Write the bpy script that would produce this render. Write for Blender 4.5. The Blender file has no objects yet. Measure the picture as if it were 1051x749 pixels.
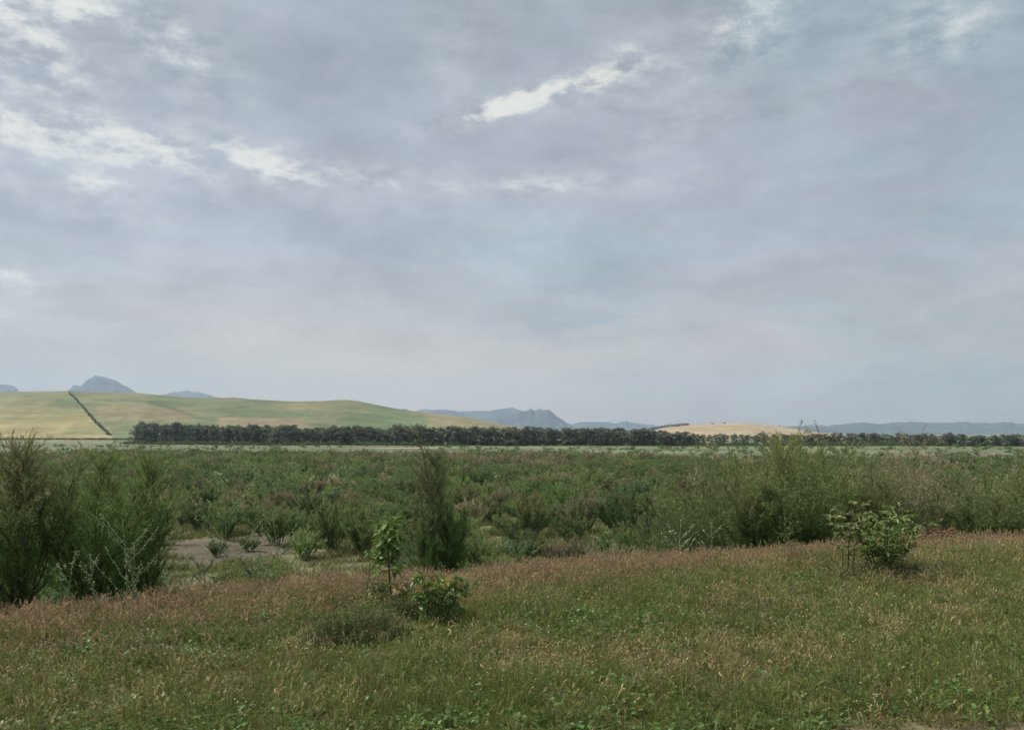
import bpy, math, random
import numpy as np

random.seed(5)
RNG = np.random.default_rng(11)
SC = bpy.context.scene
COL = SC.collection
F, HY, CX = 825.0, 445.0, 525.5        # focal length and horizon of the photograph, in its pixels
CAMZ, PLAIN = 1.65, -4.35
W0, H0 = 1051.0, 749.0


# ------------------------------------------------------------------ helpers
def lin(r, g, b):
    return np.array([(c / 255 / 12.92) if c / 255 <= 0.04045 else ((c / 255 + 0.055) / 1.055) ** 2.4 for c in (r, g, b)])


def tag(o, label=None, cat=None, group=None, kind=None):
    if label: o['label'] = label
    if cat: o['category'] = cat
    if group: o['group'] = group
    if kind: o['kind'] = kind
    return o


def empty(name, loc, rz=0.0):
    o = bpy.data.objects.new(name, None)
    o.empty_display_size = 0.1
    o.location = loc
    o.rotation_euler = (0, 0, rz)
    COL.objects.link(o)
    return o


def copy_tree(o, parent=None):
    c = o.copy()
    COL.objects.link(c)
    if parent is not None: c.parent = parent
    for ch in list(o.children): copy_tree(ch, c)
    return c


class MB:
    """Collects vertices, colours and faces as arrays and writes them as one mesh."""
    def __init__(s):
        s.v, s.c, s.f, s.n = [], [], [], 0

    def add(s, v, faces, col):
        v = np.asarray(v, float).reshape(-1, 3)
        col = np.asarray(col, float)
        if col.ndim == 1: col = np.tile(col, (len(v), 1))
        for fa in faces:
            s.f.append(np.asarray(fa, np.int64) + s.n)
        s.v.append(v); s.c.append(col[:, :3]); s.n += len(v)

    def mesh(s, name, mat, smooth=False):
        v = np.concatenate(s.v); c = np.concatenate(s.c)
        me = bpy.data.meshes.new(name)
        me.vertices.add(len(v)); me.vertices.foreach_set('co', v.astype(np.float32).ravel())
        li = np.concatenate([f.ravel() for f in s.f]).astype(np.int32)
        tot = np.concatenate([np.full(len(f), f.shape[1]) for f in s.f]).astype(np.int32)
        st = np.concatenate([[0], np.cumsum(tot)[:-1]]).astype(np.int32)
        me.loops.add(len(li)); me.loops.foreach_set('vertex_index', li)
        me.polygons.add(len(tot)); me.polygons.foreach_set('loop_start', st); me.polygons.foreach_set('loop_total', tot)
        a = me.attributes.new('Col', 'FLOAT_COLOR', 'POINT')
        a.data.foreach_set('color', np.c_[c, np.ones(len(c))].astype(np.float32).ravel())
        me.materials.append(mat)
        me.update(calc_edges=True); me.validate()
        if smooth: me.polygons.foreach_set('use_smooth', np.ones(len(tot), bool))
        return me

    def build(s, name, mat, parent=None, smooth=False, link=True):
        o = bpy.data.objects.new(name, s.mesh(name, mat, smooth))
        if link: COL.objects.link(o)
        if parent is not None: o.parent = parent
        return o


def unit(a):
    return a / np.maximum(np.linalg.norm(a, axis=-1, keepdims=True), 1e-9)


def kites(mb, P, D, L, W, col, bend=0.0, rng=RNG):
    """thin four-cornered twig blades"""
    n = len(P); D = unit(D)
    S = unit(np.cross(D, rng.normal(size=(n, 3))))
    L = np.broadcast_to(np.asarray(L, float), (n,))[:, None]; Wd = np.broadcast_to(np.asarray(W, float), (n,))[:, None]
    mid = P + D * L * .45
    tip = P + D * L + np.array([0, 0, 1.0]) * bend * L
    V = np.stack([P, mid + S * Wd * .5, tip, mid - S * Wd * .5], 1).reshape(-1, 3)
    f = np.arange(n)[:, None] * 4 + np.arange(4)
    mb.add(V, [f], np.repeat(col, 4, 0))


def blades(mb, P, D, L, W, lean, colb, colt, rng=RNG):
    """grass blades: five corners, bending over towards 'lean'"""
    n = len(P); D = unit(D); L = L[:, None]; Wd = np.broadcast_to(np.asarray(W, float), (n,))[:, None]
    S = unit(np.cross(D, rng.normal(size=(n, 3)) * np.array([1, 1, .2])))
    m = P + D * L * .55
    t = P + D * L * .9 + lean * L
    V = np.stack([P - S * Wd * .5, P + S * Wd * .5, m + S * Wd * .4, m - S * Wd * .4, t], 1).reshape(-1, 3)
    b = np.arange(n)[:, None] * 5
    C = np.stack([colb, colb, (colb + colt) / 2, (colb + colt) / 2, colt], 1).reshape(-1, 3)
    mb.add(V, [b + np.array([0, 1, 2, 3]), b + np.array([3, 2, 4])], C)


LEAF = np.array([[0, 0, 0], [.28, .27, .06], [.62, .22, .05], [1, 0, -.12], [.62, -.22, .05], [.28, -.27, .06], [.45, 0, 0]])
LEAFF4 = [np.array([[0, 6, 2, 1]]), np.array([[6, 3, 2]]), np.array([[0, 5, 4, 6]]), np.array([[6, 4, 3]])]


def leaves(mb, P, D, L, Wr, col, rng=RNG, droop=0.0):
    n = len(P); D = unit(D + np.array([0, 0, -droop]))
    up = unit(np.array([0, 0, 1.0]) + rng.normal(size=(n, 3)) * .45)
    S = unit(np.cross(up, D)); N = np.cross(D, S)
    L = np.broadcast_to(np.asarray(L, float), (n,))
    q = LEAF[None] * L[:, None, None]
    V = P[:, None, :] + q[..., :1] * D[:, None] + q[..., 1:2] * Wr * S[:, None] + q[..., 2:] * N[:, None]
    b = np.arange(n)[:, None] * 7
    fs = [(b + f[0][None]) for f in LEAFF4]
    mb.add(V.reshape(-1, 3), fs, np.repeat(col, 7, 0))


def tube(mb, pts, rad, col, k=5):
    pts = np.asarray(pts, float); m = len(pts)
    T = unit(np.gradient(pts, axis=0))
    ref = np.array([1.0, .13, .07]) if abs(T[0][0]) < .8 else np.array([.1, 1.0, .05])
    A = unit(np.cross(T, ref)); B = np.cross(T, A)
    th = np.arange(k) / k * 2 * math.pi
    rad = np.broadcast_to(np.asarray(rad, float), (m,))
    V = pts[:, None] + rad[:, None, None] * (np.cos(th)[None, :, None] * A[:, None] + np.sin(th)[None, :, None] * B[:, None])
    i = np.arange(m - 1)[:, None] * k; j = np.arange(k)[None]; j2 = (j + 1) % k
    f = np.stack([i + j, i + j2, i + k + j2, i + k + j], -1).reshape(-1, 4)
    mb.add(V.reshape(-1, 3), [f, (np.arange(k) + (m - 1) * k)[None]], col)


def blob(mb, c, r, col, squash=(1, 1, 1)):
    th = np.arange(6) / 6 * 2 * math.pi
    V = [[0, 0, -1]]
    for z, q in ((-.5, .85), (.4, .9)):
        V += [[q * math.cos(t), q * math.sin(t), z] for t in th]
    V += [[0, 0, 1]]
    V = np.array(V) * r * np.array(squash) + np.array(c)
    tri = [[0, 1 + (j + 1) % 6, 1 + j] for j in range(6)] + [[13, 7 + j, 7 + (j + 1) % 6] for j in range(6)]
    quad = [[1 + j, 1 + (j + 1) % 6, 7 + (j + 1) % 6, 7 + j] for j in range(6)]
    mb.add(V, [np.array(tri), np.array(quad)], col)


def _hash(ix, iy, seed):
    h = (ix * 374761393 + iy * 668265263 + seed * 974634777) & 0xFFFFFFFF
    h = ((h ^ (h >> 13)) * 1274126177) & 0xFFFFFFFF
    return ((h ^ (h >> 16)) & 0xFFFF) / 65535.0


def vnoise(x, y, seed=0):
    x = np.asarray(x, float); y = np.asarray(y, float)
    ix = np.floor(x).astype(np.int64); iy = np.floor(y).astype(np.int64)
    fx = x - ix; fy = y - iy
    fx = fx * fx * (3 - 2 * fx); fy = fy * fy * (3 - 2 * fy)
    a = _hash(ix, iy, seed); b = _hash(ix + 1, iy, seed); c = _hash(ix, iy + 1, seed); d = _hash(ix + 1, iy + 1, seed)
    return (a * (1 - fx) + b * fx) * (1 - fy) + (c * (1 - fx) + d * fx) * fy


def fbm(x, y, seed=0, o=4):
    s = 0; a = .5; t = 0
    for i in range(o):
        s = s + a * vnoise(np.asarray(x) * 2 ** i + 17.3 * i, np.asarray(y) * 2 ** i - 9.1 * i, seed + i); t += a; a *= .5
    return s / t


def sstep(a, b, x):
    t = np.clip((x - a) / (b - a), 0, 1)
    return t * t * (3 - 2 * t)


# ------------------------------------------------------------------ materials
def new_mat(name):
    m = bpy.data.materials.new(name); m.use_nodes = True
    nt = m.node_tree; nt.nodes.clear()
    return m, nt, nt.nodes, nt.links


def foliage_mat(name, transl=0.3, rough=0.6, vary=0.35, alt=None, altmix=0.5, spec=0.25):
    """vertex colour x per-plant variation, lit from both sides"""
    m, nt, N, L = new_mat(name)
    out = N.new('ShaderNodeOutputMaterial')
    at_ = N.new('ShaderNodeAttribute'); at_.attribute_name = 'Col'
    oi = N.new('ShaderNodeObjectInfo')
    mr = N.new('ShaderNodeMapRange'); mr.inputs[3].default_value = 1 - vary; mr.inputs[4].default_value = 1 + vary
    L.new(oi.outputs['Random'], mr.inputs[0])
    mul = N.new('ShaderNodeVectorMath'); mul.operation = 'SCALE'
    L.new(at_.outputs['Color'], mul.inputs[0]); L.new(mr.outputs[0], mul.inputs['Scale'])
    colour = mul.outputs[0]
    if alt is not None:
        ma = N.new('ShaderNodeMath'); ma.operation = 'MULTIPLY'; ma.inputs[1].default_value = 7.31
        fr = N.new('ShaderNodeMath'); fr.operation = 'FRACT'
        L.new(oi.outputs['Random'], ma.inputs[0]); L.new(ma.outputs[0], fr.inputs[0])
        sc = N.new('ShaderNodeMath'); sc.operation = 'MULTIPLY'; sc.inputs[1].default_value = altmix
        L.new(fr.outputs[0], sc.inputs[0])
        mx = N.new('ShaderNodeMix'); mx.data_type = 'RGBA'
        L.new(sc.outputs[0], mx.inputs[0]); L.new(colour, mx.inputs[6]); mx.inputs[7].default_value = (*alt, 1)
        colour = mx.outputs[2]
    p = N.new('ShaderNodeBsdfPrincipled'); p.inputs['Roughness'].default_value = rough
    p.inputs['Specular IOR Level'].default_value = spec
    t = N.new('ShaderNodeBsdfTranslucent')
    mx2 = N.new('ShaderNodeMixShader'); mx2.inputs[0].default_value = transl
    L.new(colour, p.inputs['Base Color']); L.new(colour, t.inputs['Color'])
    L.new(p.outputs[0], mx2.inputs[1]); L.new(t.outputs[0], mx2.inputs[2]); L.new(mx2.outputs[0], out.inputs[0])
    return m


def earth_mat(name, scales=((0.02, .25), (0.3, .3), (4.0, .35)), bump=0.0):
    """vertex colour broken up by object-space noise at several scales"""
    m, nt, N, L = new_mat(name)
    out = N.new('ShaderNodeOutputMaterial')
    at_ = N.new('ShaderNodeAttribute'); at_.attribute_name = 'Col'
    tc = N.new('ShaderNodeTexCoord')
    colour = at_.outputs['Color']
    last = None
    for s, amt in scales:
        nz = N.new('ShaderNodeTexNoise'); nz.inputs['Scale'].default_value = s; nz.inputs['Detail'].default_value = 5
        L.new(tc.outputs['Object'], nz.inputs['Vector'])
        mr = N.new('ShaderNodeMapRange'); mr.inputs[1].default_value = .3; mr.inputs[2].default_value = .7
        mr.inputs[3].default_value = 1 - amt; mr.inputs[4].default_value = 1 + amt
        L.new(nz.outputs[0], mr.inputs[0])
        v = N.new('ShaderNodeVectorMath'); v.operation = 'SCALE'
        L.new(colour, v.inputs[0]); L.new(mr.outputs[0], v.inputs['Scale']); colour = v.outputs[0]; last = nz
    p = N.new('ShaderNodeBsdfPrincipled'); p.inputs['Roughness'].default_value = .9; p.inputs['Specular IOR Level'].default_value = .1
    L.new(colour, p.inputs['Base Color'])
    if bump:
        bp = N.new('ShaderNodeBump'); bp.inputs['Strength'].default_value = bump; bp.inputs['Distance'].default_value = .05
        L.new(last.outputs[0], bp.inputs['Height']); L.new(bp.outputs[0], p.inputs['Normal'])
    L.new(p.outputs[0], out.inputs[0])
    return m


M_GROUND = earth_mat('soil_and_turf', bump=.4)
M_HILL = earth_mat('hill_fields', scales=((0.004, .12), (0.02, .2), (0.09, .16)))
M_MOUNT = earth_mat('mountain_rock', scales=((0.0015, .3), (0.006, .25)))
M_TAM = foliage_mat('tamarisk_foliage', .3, .7, .22, (0.16, 0.15, 0.065), .12)
M_SHRUB = foliage_mat('plain_shrub_foliage', .42, .8, .38, (0.20, 0.175, 0.09), .26)
M_TREE = foliage_mat('eucalyptus_foliage', .2, .8, .3)
M_BARK = foliage_mat('bark', 0.0, .85, .15)
M_LEAF = foliage_mat('sapling_leaves', .35, .45, .1, spec=.4)
M_GRASS = foliage_mat('grass_blades', .35, .6, .35, (0.24, 0.20, 0.075), .30)
M_STRAW = foliage_mat('dry_grass_blades', .3, .7, .3)
M_WEED = foliage_mat('grey_green_weed', .2, .8, .1)

# ------------------------------------------------------------------ terrain
_EX = np.array([-40, -14, -8, -4.62, -2.08, 0, 3.2, 7.8, 14, 30, 60])
_EY = np.array([5.0, 5.4, 5.8, 6.5, 8.0, 9.1, 10.6, 11.7, 12.9, 15, 16.5])


def Ye(x):
    return np.interp(x, _EX, _EY) + (fbm(np.asarray(x) * .5, 0 * np.asarray(x) + 3.3, 40, 3) - .5) * .5


def hz(x, y):
    x = np.asarray(x, float); y = np.asarray(y, float)
    s = y - Ye(x)
    d = sstep(-.4, 12.0, s)
    top = (fbm(x * .35, y * .35, 3, 3) - .5) * .22 * (1 - d)
    pl = (fbm(x * .06, y * .06, 5, 3) - .5) * .5 * d * sstep(6000, 1500, np.hypot(x, y))
    return PLAIN * d + top + pl


def to_xy(px, py, z=PLAIN):
    Y = (CAMZ - z) * F / (py - HY)
    return ((px - CX) / F * Y, Y)


PATCH = (to_xy(243, 566)[0], to_xy(243, 563)[1])          # bare earth on the plain


def patch_mask(x, y):
    q = np.hypot((x - PATCH[0]) / 4.2, (y - PATCH[1]) / 6.5) + (fbm(x * .35, y * .35, 9, 3) - .5) * .9
    return 1 - sstep(.5, 1.05, q)


def geo(a, b, n):
    return np.geomspace(a, b, n)


def ground():
    xs = np.concatenate([-geo(30, 11000, 62)[::-1], np.arange(-29.6, 29.7, .4), geo(30, 11000, 62)])
    ys = np.concatenate([-geo(12, 11000, 36)[::-1], np.arange(-11.5, 62, .4), np.arange(63, 120, 3), np.arange(121, 560, 5), geo(565, 11000, 50)])
    X, Y = np.meshgrid(xs, ys)
    Z = hz(X, Y)
    s = Y - Ye(X)
    soil = np.array([.13, .105, .075]); turf = np.array([.085, .09, .04]); plain = np.array([.135, .15, .075])
    c = np.empty(X.shape + (3,))
    n1 = fbm(X * .9, Y * .9, 21)[..., None]
    c[:] = turf * (1.3 - .6 * n1) * (1 - n1) + soil * n1
    pl = sstep(2, 9, s)[..., None]
    n2 = fbm(X * .12, Y * .12, 22)[..., None]
    pc = plain * (1 - n2 * .6) + np.array([.17, .15, .10]) * n2 * .6
    c = c * (1 - pl) + pc * pl
    pm = patch_mask(X, Y)[..., None]
    c = c * (1 - pm) + np.array([.115, .102, .075]) * (.7 + .6 * fbm(X * .8, Y * .8, 12)[..., None]) * pm
    # worn earth beside the turf at the bottom right of the view
    w = (1 - sstep(.5, 1.05, np.hypot((X - 2.35) / 1.0, (Y - 4.22) / .34) + (fbm(X * 2, Y * 2, 33) - .5) * .8))[..., None]
    c = c * (1 - w) + np.array([.15, .125, .08]) * w
    # strips of crop, stubble and sand on the far plain, crossing it from side to side
    wv = (fbm(X * .012, Y * .01 + 1.5, 50, 4) - .5) * 60 + X * .02
    Yw = Y + wv
    far = sstep(165, 215, Yw + sstep(20, 70, X) * 45)[..., None]
    strip = np.array([.155, .175, .10])
    base = strip * np.ones_like(c)
    def band(a, b, col, k=1.0, xa=-1e9, xb=1e9):
        nonlocal base
        m = (sstep(a - 7, a + 7, Yw) * (1 - sstep(b - 7, b + 7, Yw)) * sstep(xa - 15, xa + 15, X) * (1 - sstep(xb - 15, xb + 15, X)))[..., None] * k
        base = base * (1 - m) + np.array(col) * m
    band(215, 255, (.15, .14, .095))
    band(262, 300, (.16, .195, .10), xa=-30)
    band(300, 320, (.12, .15, .085))
    band(320, 372, (.175, .21, .11), xa=-20)
    band(225, 262, (.20, .175, .14), xa=120)
    band(318, 345, (.40, .35, .29), xa=-58, xb=-36)
    band(372, 470, (.15, .165, .105))
    nn = fbm(X * .03, Y * .06, 60)[..., None]
    base = base * (.62 + .36 * nn)
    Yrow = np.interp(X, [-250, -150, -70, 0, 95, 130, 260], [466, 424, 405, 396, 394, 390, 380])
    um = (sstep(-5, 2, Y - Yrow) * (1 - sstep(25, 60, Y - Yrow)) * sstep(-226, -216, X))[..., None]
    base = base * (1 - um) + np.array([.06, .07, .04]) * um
    fin = sstep(470, 620, Yw)[..., None]
    base = base * (1 - fin) + np.array([.17, .18, .105]) * fin
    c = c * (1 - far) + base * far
    ny, nx = X.shape
    i = (np.arange(ny - 1)[:, None] * nx + np.arange(nx - 1)[None]).reshape(-1, 1)
    f = i + np.array([0, 1, nx + 1, nx])
    mb = MB(); mb.add(np.stack([X, Y, Z], -1), [f], c.reshape(-1, 3))
    o = mb.build('ground', M_GROUND, smooth=True)
    tag(o, 'grassy terrace dropping to a wide flat scrub plain with pale strips', 'ground', kind='structure')


ground()

HILLS = {}


def grid_obj(name, X, Y, Z, c, mat):
    ny, nx = X.shape
    i = (np.arange(ny - 1)[:, None] * nx + np.arange(nx - 1)[None]).reshape(-1, 1)
    mb = MB(); mb.add(np.stack([X, Y, Z], -1), [i + np.array([0, 1, nx + 1, nx])], c.reshape(-1, 3))
    return mb.build(name, mat, smooth=True)


def field_hill(name, prof, D0, D1, colour, seed, und=2.0, label='', n_u=520, n_t=110):
    """a rounded field-covered hill: rises from the plain at D0 to its crest at D1, then falls away behind"""
    px = np.array([p[0] for p in prof], float); py = np.array([p[1] for p in prof], float)
    U = np.linspace(px[0], px[-1], n_u)
    k = np.ones(7) / 7
    pr = np.convolve(np.pad(np.interp(U, px, py), 3, mode='edge'), k, 'valid')
    zc = CAMZ - (pr - HY) / F * D1
    t = np.concatenate([np.linspace(0, 1, n_t), 1 + np.linspace(.03, 1.0, 24)])
    T, UU = np.meshgrid(t, U, indexing='ij')
    base = PLAIN - 1.0
    tf = np.minimum(T, 1)
    h = np.where(T <= 1, np.sin(tf * math.pi / 2) ** 1.15, np.cos(np.clip(T - 1, 0, 1) * math.pi / 2) ** 1.5)
    D = D0 + (D1 - D0) * T
    X = (UU - CX) / F * D
    nz = (fbm(X * .012, D * .012, seed, 4) - .5) * 2 * und
    amp = np.maximum(zc - base, 0)[None]
    for _ in range(3):
        Z = base + amp * h + nz * np.clip(amp / 25, 0, 1) * np.sin(np.clip(T, 0, 2) * math.pi / 2)
        app = np.max((Z - CAMZ) / D, axis=0)
        want = -(pr - HY) / F
        amp = np.clip(amp + (want - app)[None] * D1, 0, None)
    PX = CX + F * X / D; PY = HY - F * (Z - CAMZ) / D
    c = colour(PX, PY, X, D, T)
    o = grid_obj(name, X, D, Z, c, M_HILL)
    tag(o, label, 'hill', kind='structure')
    HILLS[name] = (PX, PY, X, D, Z, T)
    return o


def on_hill(name, px, py):
    PX, PY, X, D, Z, T = HILLS[name]
    k = np.argmin((PX - px) ** 2 + ((PY - py) * 3) ** 2 + (T > 1.02) * 1e6)
    return np.array([X.flat[k], D.flat[k], Z.flat[k]])


HK = 1.0                                    # field colours are albedos


def lerpc(c, m, col):
    m = np.clip(m, 0, 1)[..., None]
    return c * (1 - m) + np.array(col) * m


def left_hill_col(PX, PY, X, D, T):
    n = fbm(PX * .03, PY * .12, 71); n2 = fbm(PX * .012, PY * .07, 73); n3 = fbm(X * .05, D * .02, 75)
    c = np.empty(PX.shape + (3,)); c[:] = (.135, .185, .088)
    c = lerpc(c, sstep(.42, .62, n) * .7, (.215, .21, .115))
    # the crest is drier
    c = lerpc(c, sstep(418, 408, PY) * .55 * sstep(200, 330, PX), (.23, .205, .115))
    # yellow-green field left of the hedge
    hx = np.interp(PY, [401, 425, 450], [69, 93, 116])
    left = sstep(1.5, -1.5, PX - hx)
    cl = np.empty_like(c); cl[:] = (.25, .245, .115)
    cl = lerpc(cl, sstep(416, 410, PY) * .8, (.20, .215, .11))
    cl = lerpc(cl, sstep(.52, .66, n2) * sstep(428, 420, PY), (.13, .185, .085))
    cl = lerpc(cl, sstep(424, 427, PY) * .8, (.34, .29, .13))
    cl = lerpc(cl, sstep(60, 72, PX) * sstep(437, 439, PY) * sstep(447, 444, PY) * .7, (.19, .22, .10))
    cl = lerpc(cl, sstep(2.0, 0, np.abs(PY - 428 - 1.5 * np.sin(PX * .06))) * .55, (.17, .18, .085))
    c = c * (1 - left[..., None]) + cl * left[..., None]
    # brown slope between the hedge and the gully
    g = sstep(90, 94, PX - n * 12) * sstep(204, 192, PX) * sstep(415, 416, PY - (PX - 95) * .035) * sstep(429, 426.5, PY - (PX - 95) * .05) * (1 - left)
    c = lerpc(c, g * .85, (.235, .185, .11))
    # gullies
    gy = np.interp(PX, [150, 175, 200, 215, 240, 300, 345], [413, 419, 427, 431, 432.5, 434, 437])
    gl = sstep(2.2, .4, np.abs(PY - gy)) * sstep(150, 165, PX) * sstep(350, 320, PX)
    c = lerpc(c, gl * .7, (.07, .10, .05))
    p = sstep(0, 1, 1.4 - np.hypot((PX - 162) / 13, (PY - 413.5) / 3.2) * 1.0)
    c = lerpc(c, p * .75, (.075, .105, .055))
    # pinkish stubble slopes above the trees
    g = sstep(212, 220, PX - n * 20) * sstep(335, 318, PX + n * 20) * sstep(428, 429.5, PY - (PX - 270) * .025)
    c = lerpc(c, g * .8, (.285, .215, .135))
    g = sstep(285, 300, PX) * sstep(345, 325, PX) * sstep(412, 415, PY) * sstep(423, 418, PY)
    c = lerpc(c, g * .6, (.27, .205, .12))
    # bright green lower field, tan shoulder to the right
    g = sstep(345, 352, PX - n * 20) * sstep(462, 446, PX + n * 12) * sstep(425, 427, PY - (PX - 400) * .02)
    c = lerpc(c, g * .85, (.115, .19, .085))
    g = sstep(440, 450, PX + n * 12) * sstep(418, 424, PY) + .0
    c = lerpc(c, g * .8, (.285, .235, .125))
    g = sstep(450, 452.5, PY)
    c = lerpc(c, g * .7, (.06, .085, .045))
    c = (c * .72 + c.mean(axis=(0, 1)) * .12 + c.mean(-1, keepdims=True) * np.array([1.05, 1.05, .80]) * .16) * .80
    c = c * (.92 + .16 * np.sin((D * .11 + n3 * 9))[..., None] * .5 + .08)
    return c


LPROF = [(-420, 428), (-300, 415), (-150, 405), (-40, 402), (0, 402), (60, 401.5), (72, 401), (100, 402.5), (140, 403), (170, 406), (200, 408.5),
         (235, 408), (265, 410), (300, 412), (330, 411.5), (352, 410), (365, 411), (385, 415), (405, 419), (440, 424), (470, 427), (495, 431),
         (520, 436), (545, 440), (580, 444), (640, 449)]
field_hill('rolling_hill', LPROF, 690, 1250, left_hill_col, 80, 1.6, 'broad green and yellow field-covered hill on the left horizon')


def right_hill_col(PX, PY, X, D, T):
    n = fbm(PX * .05, PY * .3, 91)
    c = np.empty(PX.shape + (3,)); c[:] = (.33, .262, .17)
    c = lerpc(c, sstep(.5, .7, n) * .5, (.28, .225, .14))
    c = lerpc(c, sstep(690, 678, PX + (PY - 437) * 2.5) * .9, (.10, .12, .065))
    c = lerpc(c, sstep(818, 830, PX) * .5 * sstep(441, 438, PY), (.13, .15, .08))
    return c


field_hill('stubble_hill', [(640, 449), (668, 441), (682, 438), (700, 436), (725, 435), (750, 434), (772, 434.5), (795, 437), (812, 439.5), (835, 443), (870, 446), (900, 449)],
           1250, 1750, right_hill_col, 95, 1.0, 'low tan stubble hill right of centre on the horizon', n_u=240, n_t=50)


def mountain(prof, Dm, depth, seed, label, rough=.06, col=(.075, .085, .085)):
    px = np.array([p[0] for p in prof], float); py = np.array([p[1] for p in prof], float)
    n_u = int((px[-1] - px[0]) * 3.0) + 20
    U = np.linspace(px[0], px[-1], n_u)
    pr = np.interp(U, px, py) + (fbm(U * .09, U * 0, seed, 3) - .5) * 2.0 + (fbm(U * .45, U * 0 + 2, seed + 1, 3) - .5) * 1.0
    zr = CAMZ - (pr - HY) / F * Dm
    v = np.linspace(-1, 1, 41)
    V, UU = np.meshgrid(v, U, indexing='ij')
    D = Dm + depth * V
    X = (UU - CX) / F * D
    h = (1 - np.abs(V)) ** .85
    nz = fbm(X * .004, D * .004, seed + 3, 5) - .5
    Z = PLAIN - 4 + np.maximum(zr + 8, 3)[None] * h * (1 + nz * 1.1 * np.sin(np.pi * np.clip(1 - np.abs(V), 0, 1)) * 1.0)
    c = np.empty(X.shape + (3,)); c[:] = col
    c *= (.75 + .5 * fbm(X * .006, D * .006, seed + 9))[..., None]
    o = grid_obj('mountain', X, D, Z, c, M_MOUNT)
    tag(o, label, 'mountain', kind='structure')


mountain([(-140, 440), (-60, 405), (-25, 397), (0, 394), (14, 396), (22, 403), (45, 420), (60, 440)], 8200, 900, 101, 'blue rounded mountain cut by the left edge of the photo')
mountain([(52, 440), (64, 406), (70, 400), (76, 394.5), (83, 396), (88, 391), (97, 385.5), (106, 386), (118, 390), (130, 397), (140, 403), (150, 415), (172, 440)], 8000, 800, 111, 'steep blue rocky peak rising behind the left hill crest')
mountain([(150, 440), (166, 405), (178, 402.5), (192, 401), (206, 403), (216, 406), (228, 409), (238, 406.5), (250, 408), (275, 420), (300, 440)], 9500, 800, 121, 'small faint blue summit low behind the left hill')
mountain([(330, 440), (380, 424), (408, 421), (416, 418.5), (424, 422), (436, 420), (455, 420), (470, 422), (490, 422), (506, 421), (524, 418.5), (536, 421), (560, 428), (600, 440)], 9600, 900, 131, 'long pale blue ridge behind the end of the green hill')
mountain([(470, 442), (500, 432), (515, 428), (530, 424), (540, 422), (545, 418.5), (549, 421.5), (553, 418.8), (559, 420.5), (563, 420), (567, 423), (574, 429), (582, 434), (600, 442)], 7600, 600, 141, 'jagged dark blue mountain with twin summits in the middle', col=(.05, .06, .062))
mountain([(560, 443), (580, 436), (595, 433), (616, 432.5), (630, 434), (642, 431.5), (655, 435), (680, 437), (720, 438), (760, 441)], 8800, 700, 151, 'low blue hills with a small knob right of the jagged mountain')
mountain([(760, 444), (800, 438), (830, 436.5), (850, 437), (870, 434.5), (890, 434), (905, 434.5), (935, 432.5), (962, 433.5), (985, 432.8), (1005, 434), (1030, 433), (1052, 435), (1100, 433), (1180, 436), (1300, 443)], 7000, 800, 161, 'long even blue mountain ridge along the right horizon', col=(.06, .075, .07))


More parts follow.
